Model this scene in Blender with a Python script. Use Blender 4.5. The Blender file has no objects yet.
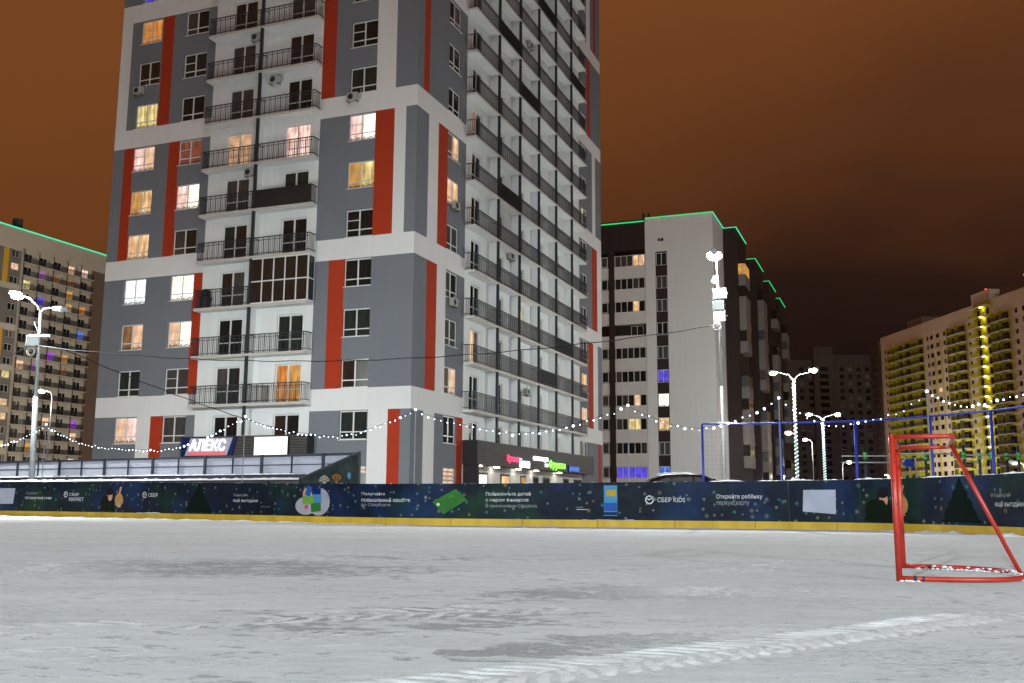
import bpy, math, random
import numpy as np
from mathutils import Matrix, Vector
R = math.radians
SC = bpy.context.scene
COL = SC.collection
random.seed(11)

# ------------------------------------------------------------------ camera, sky, light, exposure
FPX = 994.8; PITCH = R(9.103); ROLL = R(0.354); HC = 0.66
cam_d = bpy.data.cameras.new('camera'); cam = bpy.data.objects.new('camera', cam_d); COL.objects.link(cam)
cam_d.sensor_width = 36.0; cam_d.lens = FPX / 1024 * 36.0; cam_d.clip_end = 3000; cam_d.clip_start = 0.05
_f = Vector((0, math.cos(PITCH), math.sin(PITCH))); _u0 = Vector((0, -math.sin(PITCH), math.cos(PITCH))); _r0 = Vector((1, 0, 0))
_r = _r0 * math.cos(ROLL) + _u0 * math.sin(ROLL); _u = _u0 * math.cos(ROLL) - _r0 * math.sin(ROLL)
cam.matrix_world = Matrix(((_r.x, _u.x, -_f.x, 0), (_r.y, _u.y, -_f.y, 0), (_r.z, _u.z, -_f.z, HC), (0, 0, 0, 1)))
SC.camera = cam

EXPOSURE = 1.25
K = 2.0 ** -EXPOSURE                      # emission that shows as display-linear 1.0
vs = SC.view_settings
vs.view_transform = 'Standard'; vs.look = 'None'; vs.exposure = EXPOSURE; vs.gamma = 1.0; vs.use_curve_mapping = False
SC.cycles.use_denoising = True
SC.cycles.max_bounces = 5; SC.cycles.diffuse_bounces = 3; SC.cycles.glossy_bounces = 3; SC.cycles.transmission_bounces = 4
SC.cycles.sample_clamp_indirect = 4.0
SC.cycles.use_light_tree = True

SUN_EL, SUN_AZ = R(24), R(161)            # the faint broad glow of the town behind the camera
w = bpy.data.worlds.new('World'); SC.world = w; w.use_nodes = True
nt = w.node_tree; nt.nodes.clear()
def N(t, **k):
    n = nt.nodes.new(t)
    for a, b in k.items(): setattr(n, a, b)
    return n
out = N('ShaderNodeOutputWorld'); bg1 = N('ShaderNodeBackground'); bg2 = N('ShaderNodeBackground'); add = N('ShaderNodeAddShader')
sky = N('ShaderNodeTexSky', sky_type='NISHITA', sun_disc=False, sun_elevation=R(-4), sun_rotation=SUN_AZ)
bg1.inputs[1].default_value = 0.05
nt.links.new(sky.outputs[0], bg1.inputs[0])
tc = N('ShaderNodeTexCoord'); sep = N('ShaderNodeSeparateXYZ'); nt.links.new(tc.outputs['Generated'], sep.inputs[0])
noi = N('ShaderNodeTexNoise'); noi.inputs['Scale'].default_value = 2.3; noi.inputs['Detail'].default_value = 3; noi.inputs['Roughness'].default_value = .45
mp = N('ShaderNodeMapping'); mp.inputs['Scale'].default_value = (1, 1, 2.2); mp.inputs['Location'].default_value = (.35, .1, .2)
nt.links.new(tc.outputs['Generated'], mp.inputs[0]); nt.links.new(mp.outputs[0], noi.inputs['Vector'])
def M_(op, a, b):
    m = N('ShaderNodeMath', operation=op)
    for i, v in enumerate((a, b)):
        if isinstance(v, (int, float)): m.inputs[i].default_value = v
        else: nt.links.new(v, m.inputs[i])
    return m.outputs[0]
t = M_('SUBTRACT', sep.outputs['Z'], M_('MULTIPLY', sep.outputs['X'], .26))
t = M_('ADD', t, M_('MULTIPLY', M_('SUBTRACT', noi.outputs[0], .5), .34))
ramp = N('ShaderNodeValToRGB'); nt.links.new(t, ramp.inputs[0])
cr = ramp.color_ramp
cr.elements[0].position = .03; cr.elements[0].color = (.0125, .0060, .0052, 1)
cr.elements[1].position = .50; cr.elements[1].color = (.172, .0545, .0140, 1)
for p, c in ((.11, (.022, .0090, .0058, 1)), (.22, (.084, .0265, .0088, 1)), (.34, (.126, .0395, .0110, 1))):
    e = cr.elements.new(p); e.color = c
nt.links.new(ramp.outputs[0], bg2.inputs[0]); bg2.inputs[1].default_value = K
nt.links.new(bg1.outputs[0], add.inputs[0]); nt.links.new(bg2.outputs[0], add.inputs[1]); nt.links.new(add.outputs[0], out.inputs[0])

sun_d = bpy.data.lights.new('sun', 'SUN'); sun_d.energy = 0.16; sun_d.angle = R(30); sun_d.color = (.93, .97, .97)
sun = bpy.data.objects.new('sun', sun_d); COL.objects.link(sun)
_s = Vector((math.sin(SUN_AZ) * math.cos(SUN_EL), math.cos(SUN_AZ) * math.cos(SUN_EL), math.sin(SUN_EL)))
sun.rotation_euler = _s.to_track_quat('Z', 'Y').to_euler()

# ------------------------------------------------------------------ helpers
class MB:
    def __init__(s, mapf=None): s.v = []; s.f = []; s.m = []; s.map = mapf; s.flip = False; s.cur = 0
    def add(s, vs, fs):
        b = len(s.v); s.v += [s.map(*p) if s.map else tuple(p) for p in vs]
        for f in fs:
            f = [b + i for i in f]; s.f.append(f[::-1] if s.flip else f); s.m.append(s.cur)
        return s
    def box(s, x0, x1, y0, y1, z0, z1):
        vs = [(x, y, z) for z in (z0, z1) for y in (y0, y1) for x in (x0, x1)]
        return s.add(vs, [(0, 2, 3, 1), (4, 5, 7, 6), (0, 1, 5, 4), (2, 6, 7, 3), (0, 4, 6, 2), (1, 3, 7, 5)])
    def cyl(s, p, q, r0, r1=None, n=10, cap=True):
        p, q = Vector(p), Vector(q); r1 = r0 if r1 is None else r1
        d = (q - p).normalized(); a = d.orthogonal().normalized(); b = d.cross(a)
        vs = []
        for c, r in ((p, r0), (q, r1)):
            for i in range(n):
                t = 2 * math.pi * i / n; vs.append(tuple(c + a * (r * math.cos(t)) + b * (r * math.sin(t))))
        fs = [(i, (i + 1) % n, n + (i + 1) % n, n + i) for i in range(n)]
        if cap: fs += [tuple(range(n - 1, -1, -1)), tuple(range(n, 2 * n))]
        return s.add(vs, fs)
    def tube(s, pts, r, n=8):
        P = [Vector(p) for p in pts]; vs = []; up = None
        for i, p in enumerate(P):
            d = (P[min(i + 1, len(P) - 1)] - P[max(i - 1, 0)]).normalized()
            a = d.orthogonal().normalized() if up is None else (up - d * up.dot(d)).normalized()
            up = a; b = d.cross(a)
            for k in range(n):
                t = 2 * math.pi * k / n; vs.append(tuple(p + a * (r * math.cos(t)) + b * (r * math.sin(t))))
        fs = []
        for i in range(len(P) - 1):
            for k in range(n):
                k2 = (k + 1) % n; fs.append((i * n + k, i * n + k2, (i + 1) * n + k2, (i + 1) * n + k))
        fs += [tuple(range(n - 1, -1, -1)), tuple(range((len(P) - 1) * n, len(P) * n))]
        return s.add(vs, fs)
    def ball(s, c, r, nu=8, nv=5, sc=(1, 1, 1)):
        vs = [(c[0], c[1], c[2] + r * sc[2])]
        for j in range(1, nv):
            ph = math.pi * j / nv
            for i in range(nu):
                t = 2 * math.pi * i / nu
                vs.append((c[0] + r * sc[0] * math.sin(ph) * math.cos(t), c[1] + r * sc[1] * math.sin(ph) * math.sin(t), c[2] + r * sc[2] * math.cos(ph)))
        vs.append((c[0], c[1], c[2] - r * sc[2])); L = len(vs) - 1
        fs = [(0, 1 + i, 1 + (i + 1) % nu) for i in range(nu)]
        for j in range(nv - 2):
            for i in range(nu):
                a = 1 + j * nu + i; b = 1 + j * nu + (i + 1) % nu; fs.append((a, a + nu, b + nu, b))
        fs += [(L, L - nu + (i + 1) % nu, L - nu + i) for i in range(nu)]
        return s.add(vs, fs)
    def prism(s, poly, y0, y1):            # poly in x,z ; extruded along y
        n = len(poly); vs = [(x, y0, z) for x, z in poly] + [(x, y1, z) for x, z in poly]
        fs = [tuple(range(n)), tuple(range(2 * n - 1, n - 1, -1))] + [(i, n + i, n + (i + 1) % n, (i + 1) % n) for i in range(n)]
        return s.add(vs, fs)
    def mesh(s, name, mats, smooth=False):
        me = bpy.data.meshes.new(name); me.from_pydata(s.v, [], s.f)
        for m in (mats if isinstance(mats, (list, tuple)) else [mats]): me.materials.append(MAT[m] if isinstance(m, str) else m)
        if any(s.m): me.polygons.foreach_set('material_index', s.m)
        if smooth: me.polygons.foreach_set('use_smooth', [True] * len(me.polygons))
        me.update(); return me
    def build(s, name, mats, parent=None, smooth=False, **k):
        return obj(name, s.mesh(name, mats, smooth), parent, **k)

def obj(name, me, parent=None, loc=(0, 0, 0), rz=0, mat=None):
    o = bpy.data.objects.new(name, me); COL.objects.link(o); o.location = loc; o.rotation_euler[2] = rz
    if parent: o.parent = parent
    if mat:
        o.material_slots[0].link = 'OBJECT'; o.material_slots[0].material = MAT[mat] if isinstance(mat, str) else mat
    return o
def tag(o, label=None, cat=None, group=None, kind=None):
    if label: o['label'] = label
    if cat: o['category'] = cat
    if group: o['group'] = group
    if kind: o['kind'] = kind
    return o
def thing(name, label, cat, loc=(0, 0, 0), rz=0, group=None):
    o = bpy.data.objects.new(name, None); COL.objects.link(o); o.location = loc; o.rotation_euler[2] = rz
    o.empty_display_size = .3
    return tag(o, label, cat, group)

# ------------------------------------------------------------------ materials
MAT = {}
def newmat(name):
    m = bpy.data.materials.new(name); m.use_nodes = True; MAT[name] = m
    return m, m.node_tree, m.node_tree.nodes['Principled BSDF']
def paint(name, col, rough=.8, var=.12, scale=1.5, bump=.15, bscale=60, metal=0, streak=0.0, spec=.3):
    """solid colour with soft blotches, fine grain relief and (streak) run-off marks"""
    m, t, b = newmat(name); L = t.links.new
    b.inputs['Roughness'].default_value = rough; b.inputs['Metallic'].default_value = metal
    b.inputs['Specular IOR Level'].default_value = spec
    tc = t.nodes.new('ShaderNodeTexCoord')
    n1 = t.nodes.new('ShaderNodeTexNoise'); n1.inputs['Scale'].default_value = scale; n1.inputs['Detail'].default_value = 5
    L(tc.outputs['Object'], n1.inputs['Vector'])
    mix = t.nodes.new('ShaderNodeMix'); mix.data_type = 'RGBA'
    mix.inputs['A'].default_value = tuple(c * (1 - var) for c in col) + (1,); mix.inputs['B'].default_value = tuple(min(1, c * (1 + var)) for c in col) + (1,)
    L(n1.outputs[0], mix.inputs['Factor']); last = mix.outputs['Result']
    if streak:
        mp = t.nodes.new('ShaderNodeMapping'); mp.inputs['Scale'].default_value = (2.6, 2.6, .10); L(tc.outputs['Object'], mp.inputs[0])
        n2 = t.nodes.new('ShaderNodeTexNoise'); n2.inputs['Scale'].default_value = 1.0; n2.inputs['Detail'].default_value = 4; L(mp.outputs[0], n2.inputs['Vector'])
        rp = t.nodes.new('ShaderNodeValToRGB'); rp.color_ramp.elements[0].position = .38; rp.color_ramp.elements[1].position = .62
        rp.color_ramp.elements[0].color = (1 - streak,) * 3 + (1,); rp.color_ramp.elements[1].color = (1, 1, 1, 1); L(n2.outputs[0], rp.inputs[0])
        mm = t.nodes.new('ShaderNodeMix'); mm.data_type = 'RGBA'; mm.blend_type = 'MULTIPLY'; mm.inputs['Factor'].default_value = 1
        L(last, mm.inputs['A']); L(rp.outputs[0], mm.inputs['B']); last = mm.outputs['Result']
    L(last, b.inputs['Base Color'])
    if bump:
        n3 = t.nodes.new('ShaderNodeTexNoise'); n3.inputs['Scale'].default_value = bscale; n3.inputs['Detail'].default_value = 2; L(tc.outputs['Object'], n3.inputs['Vector'])
        bp = t.nodes.new('ShaderNodeBump'); bp.inputs['Strength'].default_value = bump; bp.inputs['Distance'].default_value = .02
        L(n3.outputs[0], bp.inputs['Height']); L(bp.outputs[0], b.inputs['Normal'])
    return m
def glow(name, col, s=1.0):
    m, t, b = newmat(name); b.inputs['Base Color'].default_value = (.02, .02, .02, 1)
    b.inputs['Emission Color'].default_value = tuple(col) + (1,); b.inputs['Emission Strength'].default_value = s * K
    return m
def curtain(name, col, col2, s=1.0, scale=7.0, horiz=False):
    """window with a lamp on behind it: folds of a lit curtain and a darker strip of things on the sill"""
    m, t, b = newmat(name); L = t.links.new
    b.inputs['Base Color'].default_value = (.03, .03, .03, 1); b.inputs['Roughness'].default_value = .2
    tc = t.nodes.new('ShaderNodeTexCoord'); oi = t.nodes.new('ShaderNodeObjectInfo')
    mp = t.nodes.new('ShaderNodeMapping'); L(tc.outputs['Object'], mp.inputs[0])
    vm = t.nodes.new('ShaderNodeVectorMath'); vm.operation = 'SCALE'; vm.inputs[0].default_value = (7.3, 3.1, 5.7); L(oi.outputs['Random'], vm.inputs['Scale'])
    L(vm.outputs[0], mp.inputs['Location'])
    mp.inputs['Scale'].default_value = (.3, .3, 3.5) if horiz else (1, 1, .12)
    wv = t.nodes.new('ShaderNodeTexNoise'); wv.inputs['Scale'].default_value = scale; wv.inputs['Detail'].default_value = 2; L(mp.outputs[0], wv.inputs['Vector'])
    r1 = t.nodes.new('ShaderNodeValToRGB'); r1.color_ramp.elements[0].position = .33; r1.color_ramp.elements[1].position = .66
    r1.color_ramp.elements[0].color = tuple(col2) + (1,); r1.color_ramp.elements[1].color = tuple(col) + (1,); L(wv.outputs[0], r1.inputs[0])
    n2 = t.nodes.new('ShaderNodeTexNoise'); n2.inputs['Scale'].default_value = 1.6; L(tc.outputs['Object'], n2.inputs['Vector'])
    r2 = t.nodes.new('ShaderNodeMapRange'); r2.inputs['From Min'].default_value = .3; r2.inputs['From Max'].default_value = .7; r2.inputs['To Min'].default_value = .55; r2.inputs['To Max'].default_value = 1.15
    L(n2.outputs[0], r2.inputs['Value'])
    sp = t.nodes.new('ShaderNodeSeparateXYZ'); L(tc.outputs['Object'], sp.inputs[0])
    n4 = t.nodes.new('ShaderNodeTexNoise'); n4.inputs['Scale'].default_value = 9; L(tc.outputs['Object'], n4.inputs['Vector'])
    ad = t.nodes.new('ShaderNodeMath'); ad.operation = 'MULTIPLY_ADD'; ad.inputs[1].default_value = -.9; L(n4.outputs[0], ad.inputs[0]); L(sp.outputs['Z'], ad.inputs[2])
    r4 = t.nodes.new('ShaderNodeMapRange'); r4.inputs['From Min'].default_value = -.32; r4.inputs['From Max'].default_value = -.22; r4.inputs['To Min'].default_value = .22; L(ad.outputs[0], r4.inputs['Value'])
    m1 = t.nodes.new('ShaderNodeMath'); m1.operation = 'MULTIPLY'; L(r2.outputs[0], m1.inputs[0]); L(r4.outputs[0], m1.inputs[1])
    m2 = t.nodes.new('ShaderNodeMath'); m2.operation = 'MULTIPLY'; m2.inputs[1].default_value = s * K; L(m1.outputs[0], m2.inputs[0])
    L(r1.outputs[0], b.inputs['Emission Color']); L(m2.outputs[0], b.inputs['Emission Strength'])
    return m
def glass(name, col, rough=.06):
    m, t, b = newmat(name); L = t.links.new
    tc = t.nodes.new('ShaderNodeTexCoord'); mp = t.nodes.new('ShaderNodeMapping'); mp.inputs['Scale'].default_value = (1, 1, .15); L(tc.outputs['Object'], mp.inputs[0])
    oi = t.nodes.new('ShaderNodeObjectInfo'); vm = t.nodes.new('ShaderNodeVectorMath'); vm.operation = 'SCALE'; vm.inputs[0].default_value = (5, 9, 3); L(oi.outputs['Random'], vm.inputs['Scale']); L(vm.outputs[0], mp.inputs['Location'])
    n = t.nodes.new('ShaderNodeTexNoise'); n.inputs['Scale'].default_value = 6; L(mp.outputs[0], n.inputs['Vector'])
    mix = t.nodes.new('ShaderNodeMix'); mix.data_type = 'RGBA'; mix.inputs['A'].default_value = tuple(c * .35 for c in col) + (1,); mix.inputs['B'].default_value = tuple(c * 1.7 for c in col) + (1,)
    L(n.outputs[0], mix.inputs['Factor']); L(mix.outputs['Result'], b.inputs['Base Color'])
    b.inputs['Roughness'].default_value = rough; b.inputs['IOR'].default_value = 1.5
    return m

paint('grey_stucco', (.180, .196, .218), .9, .10, .22, .25, 45, streak=.02)
paint('white_stucco', (.73, .74, .73), .9, .07, .22, .2, 45, streak=.025)
paint('balcony_white', (.76, .78, .77), .9, .05, .5, .1, 45, streak=.05)
paint('red_stucco', (.40, .038, .010), .85, .08, .5, .2, 45)
paint('slab_edge', (.52, .49, .45), .9, .1, 2)
paint('rail_dark', (.030, .034, .042), .5, .1, 4, 0)
paint('rail_black', (.012, .012, .013), .6, .1, 4, 0)
paint('sheet_brown', (.045, .030, .024), .55, .25, 1.2, .1, 20)
paint('upvc', (.72, .73, .72), .35, .04, 3, 0, spec=.5)
paint('ac_white', (.42, .42, .38), .5, .1, 5, 0)
paint('louvre_dark', (.075, .066, .062), .6, .15, 3, .05, 30)
paint('louvre_black', (.028, .027, .030), .6, .15, 3, .05, 30)
paint('shop_wall', (.62, .60, .56), .8, .06, 1)
paint('roof_dark', (.06, .055, .05), .9)
paint('interior', (.02, .02, .02), .9)
paint('navy_blue', (.008, .016, .085), .5, .1, 2, 0)
paint('lilac_panel', (.42, .40, .50), .5, .05, 2, 0)
paint('concrete_cream', (.50, .47, .40), .9, .07, .12, .1, 20, streak=.05)
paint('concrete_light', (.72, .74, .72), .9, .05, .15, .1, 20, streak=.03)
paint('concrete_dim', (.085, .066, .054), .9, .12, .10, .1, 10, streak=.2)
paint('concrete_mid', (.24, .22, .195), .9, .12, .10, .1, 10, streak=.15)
paint('brown_dark', (.040, .026, .022), .85, .15, .4, .1, 20, streak=.1)
paint('brown_mid', (.16, .115, .085), .9, .1, .4, .1, 20)
paint('grey_far', (.17, .165, .155), .9, .08, .2, .1, 20)
paint('yellow_far', (.62, .36, .025), .85, .1, .5)
paint('lime', (.50, .50, .018), .85, .12, .5)
paint('white_far', (.64, .58, .46), .9, .08, .2, .1, 10, streak=.05)
paint('galvanised', (.42, .45, .46), .45, .15, 6, .05, 60, metal=.55)
paint('pole_grey', (.36, .39, .40), .5, .12, 4, .05, 60, metal=.3)
paint('pole_dull', (.16, .18, .20), .6)
paint('pole_blue', (.008, .025, .27), .4, .15, 3, .05, 40)
paint('goal_red', (.36, .020, .009), .42, .22, 9, .12, 30, streak=0, spec=.5)
paint('goal_chip', (.02, .018, .018), .7)
paint('snow', (.80, .81, .83), .85, .06, 1.5, .6, 14)
paint('snow_dust', (.62, .64, .66), .9, .1, 8, 0)
paint('snow_lump', (.80, .82, .85), .8, .08, 12, .8, 25)
paint('yellow_kick', (.52, .34, .030), .6, .16, 1.4, .08, 20, streak=.18)
paint('board_edge', (.55, .56, .58), .6)
paint('cable_black', (.012, .012, .014), .6, .1, 4, 0)
paint('car_black', (.0035, .0035, .0042), .18, .1, 2, 0, spec=.7)
paint('tyre', (.015, .015, .016), .85)
paint('rim', (.45, .45, .47), .3, .1, 5, 0, metal=.8)
paint('print_white', (.48, .49, .50), .6, .04, 3, 0, spec=.04)
paint('print_grey', (.24, .25, .28), .6, .04, 3, 0, spec=.04)
paint('print_green', (.030, .125, .026), .5, .35, 3, 0, spec=.04)
paint('print_lime', (.12, .28, .04), .5, .1, 6, 0, spec=.04)
paint('print_cyan', (.055, .20, .36), .5, .1, 6, 0, spec=.04)
paint('print_blue', (.02, .075, .30), .5, .1, 6, 0, spec=.04)
paint('print_navy', (.008, .018, .10), .5, .1, 6, 0, spec=.04)
paint('print_red', (.55, .05, .08), .5, .1, 6, 0, spec=.04)
paint('print_yellow', (.34, .25, .03), .5, .3, 14, 0, spec=.04)
paint('print_pale', (.34, .36, .44), .6, .25, 2.5, 0, spec=.04)
paint('print_cloud', (.30, .30, .34), .6, .35, 2.2, 0, spec=.04)
paint('print_skin', (.42, .22, .14), .5, .15, 8, 0, spec=.04)
paint('print_hair', (.012, .010, .012), .6, spec=.04)
paint('print_sweater', (.006, .011, .006), .6, .2, 6, 0, spec=.04)
paint('print_gold', (.34, .19, .06), .5, .5, 18, 0, spec=.04)
paint('print_tree', (.004, .009, .007), .6, .7, 30, 0, spec=.04)
paint('print_coral', (.55, .50, .44), .6, .2, 10, 0, spec=.04)
paint('print_orange', (.50, .20, .03), .6, .2, 10, 0, spec=.04)
paint('gable_sheet', (.026, .036, .034), .6, .85, 2.6, .05, 20, spec=.04)
paint('roof_poly', (.42, .44, .52), .45, .06, 1.2, .1, 10)
paint('frame_dark', (.030, .036, .048), .5)
paint('gym_dark', (.020, .026, .036), .5)
paint('gym_green', (.04, .34, .07), .45)
paint('gym_grey', (.30, .33, .30), .5)
paint('gym_yellow', (.42, .30, .06), .5)
glass('glass_dark', (.012, .014, .013)); glass('glass_car', (.0012, .0014, .0014), .03); glass('glass_brown', (.030, .022, .016)); glass('glass_green', (.022, .030, .026)); glass('glass_curtain', (.06, .055, .05), .3)
curtain('lit_warm', (1.0, .68, .36), (.50, .24, .09), 1.3)
curtain('lit_peach', (1.0, .66, .42), (.90, .50, .30), 1.05)
curtain('lit_pink', (1.0, .74, .66), (.62, .34, .28), 1.5)
curtain('lit_yellow', (1.0, .82, .36), (.42, .28, .07), 1.2)
curtain('lit_amber', (.95, .50, .12), (.62, .27, .045), .85)
curtain('lit_orange', (.95, .36, .07), (.55, .17, .03), .9)
curtain('lit_white', (1.0, .97, .90), (.72, .60, .42), 2.3)
curtain('lit_cool', (.92, .97, 1.0), (.60, .68, .74), 2.2)
curtain('lit_blind', (1.0, .62, .36), (.30, .15, .08), 1.0, 11, True)
curtain('lit_brown', (.42, .20, .08), (.20, .09, .04), .8)
curtain('lit_blue', (.03, .07, 1.0), (.22, .10, .8), .85, 16)
curtain('lit_sky', (.16, .34, 1.0), (.03, .08, .7), .95, 12)
curtain('lit_purple', (.55, .10, 1.0), (.25, .03, .55), .9, 9)
curtain('lit_mauve', (.62, .24, .66), (.28, .08, .30), .7, 9)
curtain('lit_dim', (.16, .10, .06), (.06, .04, .03), .7)
curtain('lit_garland', (.42, .10, .04), (.06, .03, .025), .8, 14)
glow('bulb', (.66, .82, 1.0), 16.0)
glow('wrap', (.72, 1.0, .92), 3.2)
glow('lamp_lens', (1.0, 1.0, .95), 90.0)
glow('lamp_small', (1.0, .96, .86), 14.0)
glow('lamp_warm', (1.0, .62, .35), 8.0)
glow('flood_lens', (.86, .97, 1.0), 4.0)
glow('flood_dim', (.70, .86, .84), .75)
glow('neon_green', (.01, .90, .24), .9)
glow('neon_teal', (.04, .95, .48), 1.0)
glow('stair_lamp', (1.0, .80, .22), 26.0)
glow('beacon_red', (1.0, .03, .05), 3.0)
glow('sign_white', (.93, .96, 1.0), 3.0)
glow('sign_screen', (.95, .97, 1.0), 2.2)
glow('sign_red', (1.0, .03, .10), 2.2)
glow('sign_redstrip', (1.0, .06, .08), 1.0)
glow('sign_green', (.22, 1.0, .06), 2.2)
glow('sign_blue', (.02, .16, .95), .75)
glow('shop_lamp', (1.0, .93, .80), 15.0)
DARK = ['glass_dark', 'glass_dark', 'glass_brown', 'glass_green', 'glass_curtain']

def ice_material():
    m, t, b = newmat('ice'); L = t.links.new
    def nd(k, **a):
        n = t.nodes.new(k)
        for q, v in a.items(): setattr(n, q, v)
        return n
    def math_(op, *ar):
        n = nd('ShaderNodeMath', operation=op)
        for i, v in enumerate(ar):
            if isinstance(v, (int, float)): n.inputs[i].default_value = v
            else: L(v, n.inputs[i])
        return n.outputs[0]
    def noise(scale, sx=1, sy=1, det=4, rz=0, loc=(0, 0, 0), rough=.55):
        mp = nd('ShaderNodeMapping'); mp.inputs['Scale'].default_value = (sx, sy, 1); mp.inputs['Rotation'].default_value = (0, 0, rz); mp.inputs['Location'].default_value = loc
        L(tc.outputs['Object'], mp.inputs[0])
        n = nd('ShaderNodeTexNoise'); n.inputs['Scale'].default_value = scale; n.inputs['Detail'].default_value = det; n.inputs['Roughness'].default_value = rough
        L(mp.outputs[0], n.inputs['Vector']); return n.outputs[0]
    def smooth(x, a, b_, o0=0., o1=1.):
        n = nd('ShaderNodeMapRange', interpolation_type='SMOOTHSTEP')
        n.inputs['From Min'].default_value = a; n.inputs['From Max'].default_value = b_; n.inputs['To Min'].default_value = o0; n.inputs['To Max'].default_value = o1
        L(x, n.inputs['Value']); return n.outputs[0]
    tc = nd('ShaderNodeTexCoord'); sp = nd('ShaderNodeSeparateXYZ'); L(tc.outputs['Object'], sp.inputs[0]); X, Y = sp.outputs['X'], sp.outputs['Y']
    def blob(cx, cy, rx, ry, rot=0.0):
        dx = math_('SUBTRACT', X, cx); dy = math_('SUBTRACT', Y, cy); c, s = math.cos(rot), math.sin(rot)
        u = math_('DIVIDE', math_('ADD', math_('MULTIPLY', dx, c), math_('MULTIPLY', dy, s)), rx)
        v = math_('DIVIDE', math_('SUBTRACT', math_('MULTIPLY', dy, c), math_('MULTIPLY', dx, s)), ry)
        d = math_('SQRT', math_('ADD', math_('MULTIPLY', u, u), math_('MULTIPLY', v, v)))
        return smooth(d, 1.0, .25)
    # where the scraped ice shows through the snow dust
    big = noise(.55, .55, 1.3, 5, rz=.5, loc=(3.1, 7.7, 0)); mid = noise(2.4, .75, 1.2, 6, rz=.6, loc=(1, 2, 0), rough=.62); fine = noise(8, .8, 1.1, 6, rz=.7, rough=.66)
    scr = noise(34, .3, 1.4, 4, rz=.35, rough=.7)
    def mx(*a):
        r_ = a[0]
        for q in a[1:]: r_ = math_('MAXIMUM', r_, q)
        return r_
    patch = mx(math_('MULTIPLY', blob(-3.0, 10.0, 3.4, 2.0, -.05), .95), math_('MULTIPLY', blob(.85, 7.5, 1.9, 1.0, .35), 1.0), math_('MULTIPLY', blob(.30, 4.8, 1.15, .40, .55), 1.1), math_('MULTIPLY', blob(-.6, 5.9, 1.7, 1.0, .25), .85), math_('MULTIPLY', blob(2.2, 10.5, 2.0, 1.6, .5), .55), math_('MULTIPLY', blob(-.6, 12.0, 3.0, 1.4, .1), .35))
    def cen(x, k): return math_('MULTIPLY', math_('SUBTRACT', x, .5), k)
    field = math_('ADD', math_('MULTIPLY', patch, .50), math_('ADD', cen(big, .7), math_('ADD', cen(mid, 1.3), math_('ADD', cen(fine, 2.4), cen(scr, .6)))))
    bare = smooth(field, .25, .50)
    grain = noise(70, .8, 1.1, 3, rz=.3, rough=.7)
    # two tyre tracks pressed into the snow, with chevron lugs
    clod = noise(26, 1, 1, 4)
    def track(x0, y0, x1, y1, half, pitch):
        L_ = math.hypot(x1 - x0, y1 - y0); tx, ty = (x1 - x0) / L_, (y1 - y0) / L_
        wob = math_('MULTIPLY', math_('SUBTRACT', noise(1.3, det=1), .5), .12)
        al = math_('ADD', math_('MULTIPLY', math_('SUBTRACT', X, x0), tx), math_('MULTIPLY', math_('SUBTRACT', Y, y0), ty))
        ac = math_('ADD', math_('ADD', math_('MULTIPLY', math_('SUBTRACT', X, x0), -ty), math_('MULTIPLY', math_('SUBTRACT', Y, y0), tx)), wob)
        aa = math_('ABSOLUTE', ac); band = smooth(aa, half, half * .8)
        ph = math_('ADD', math_('DIVIDE', al, pitch), math_('MULTIPLY', aa, 2.2 / half * .5))
        saw = math_('ABSOLUTE', math_('SUBTRACT', math_('FRACT', math_('ADD', ph, math_('MULTIPLY', fine, .5))), .5))
        return math_('MULTIPLY', math_('MULTIPLY', band, smooth(math_('ADD', saw, cen(clod, 1.1)), .14, .40)), smooth(math_('ADD', mid, cen(fine, 1.0)), .34, .58)), band
    h1, b1 = track(-1.4, 3.0, 2.95, 6.2, .20, .15); h2, b2 = track(.9, 3.0, 3.6, 5.05, .17, .14); h3, b3 = track(-4.0, 4.6, 1.6, 7.0, .30, .19)
    h3 = math_('MULTIPLY', h3, math_('MULTIPLY', smooth(mid, .42, .62), smooth(X, 1.4, .2))); 
    lug = math_('MINIMUM', 1.0, math_('ADD', h1, math_('ADD', h2, math_('MULTIPLY', h3, .8))))
    crumb = math_('MULTIPLY', smooth(noise(22, .9, 1.3, 6, rz=.45, rough=.7), .54, .64), smooth(noise(.9, .45, 1.5, 3, rz=.4, loc=(9, 4, 0)), .45, .62))
    lug2 = math_('MAXIMUM', lug, math_('MULTIPLY', crumb, .8))
    bare = math_('MULTIPLY', bare, math_('SUBTRACT', 1.0, math_('MULTIPLY', lug2, .9)))
    # fine skate scratches
    sc2 = smooth(noise(22, .05, 2.2, 2, rz=-.25, loc=(2, 8, 0)), .60, .70)
    lines = math_('MULTIPLY', math_('MULTIPLY', sc2, smooth(big, .42, .6)), .35)
    mott = noise(4.5, .6, 1.3, 6, rz=.5, loc=(4, 1, 0), rough=.7)
    tone = math_('ADD', .5, math_('ADD', cen(big, .8), math_('ADD', cen(mott, .9), math_('ADD', cen(grain, .9), cen(scr, .35)))))
    cs = nd('ShaderNodeMix', data_type='RGBA'); cs.inputs['A'].default_value = (.40, .425, .432, 1); cs.inputs['B'].default_value = (.66, .692, .70, 1); L(tone, cs.inputs['Factor'])
    ci = nd('ShaderNodeMix', data_type='RGBA'); ci.inputs['A'].default_value = (.13, .14, .142, 1); ci.inputs['B'].default_value = (.38, .40, .41, 1); L(math_('ADD', .5, math_('ADD', cen(fine, 1.6), cen(grain, 1.4))), ci.inputs['Factor'])
    c1 = nd('ShaderNodeMix', data_type='RGBA'); L(math_('MINIMUM', 1.0, math_('ADD', math_('MULTIPLY', bare, .95), lines)), c1.inputs['Factor']); L(cs.outputs['Result'], c1.inputs['A']); L(ci.outputs['Result'], c1.inputs['B'])
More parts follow.
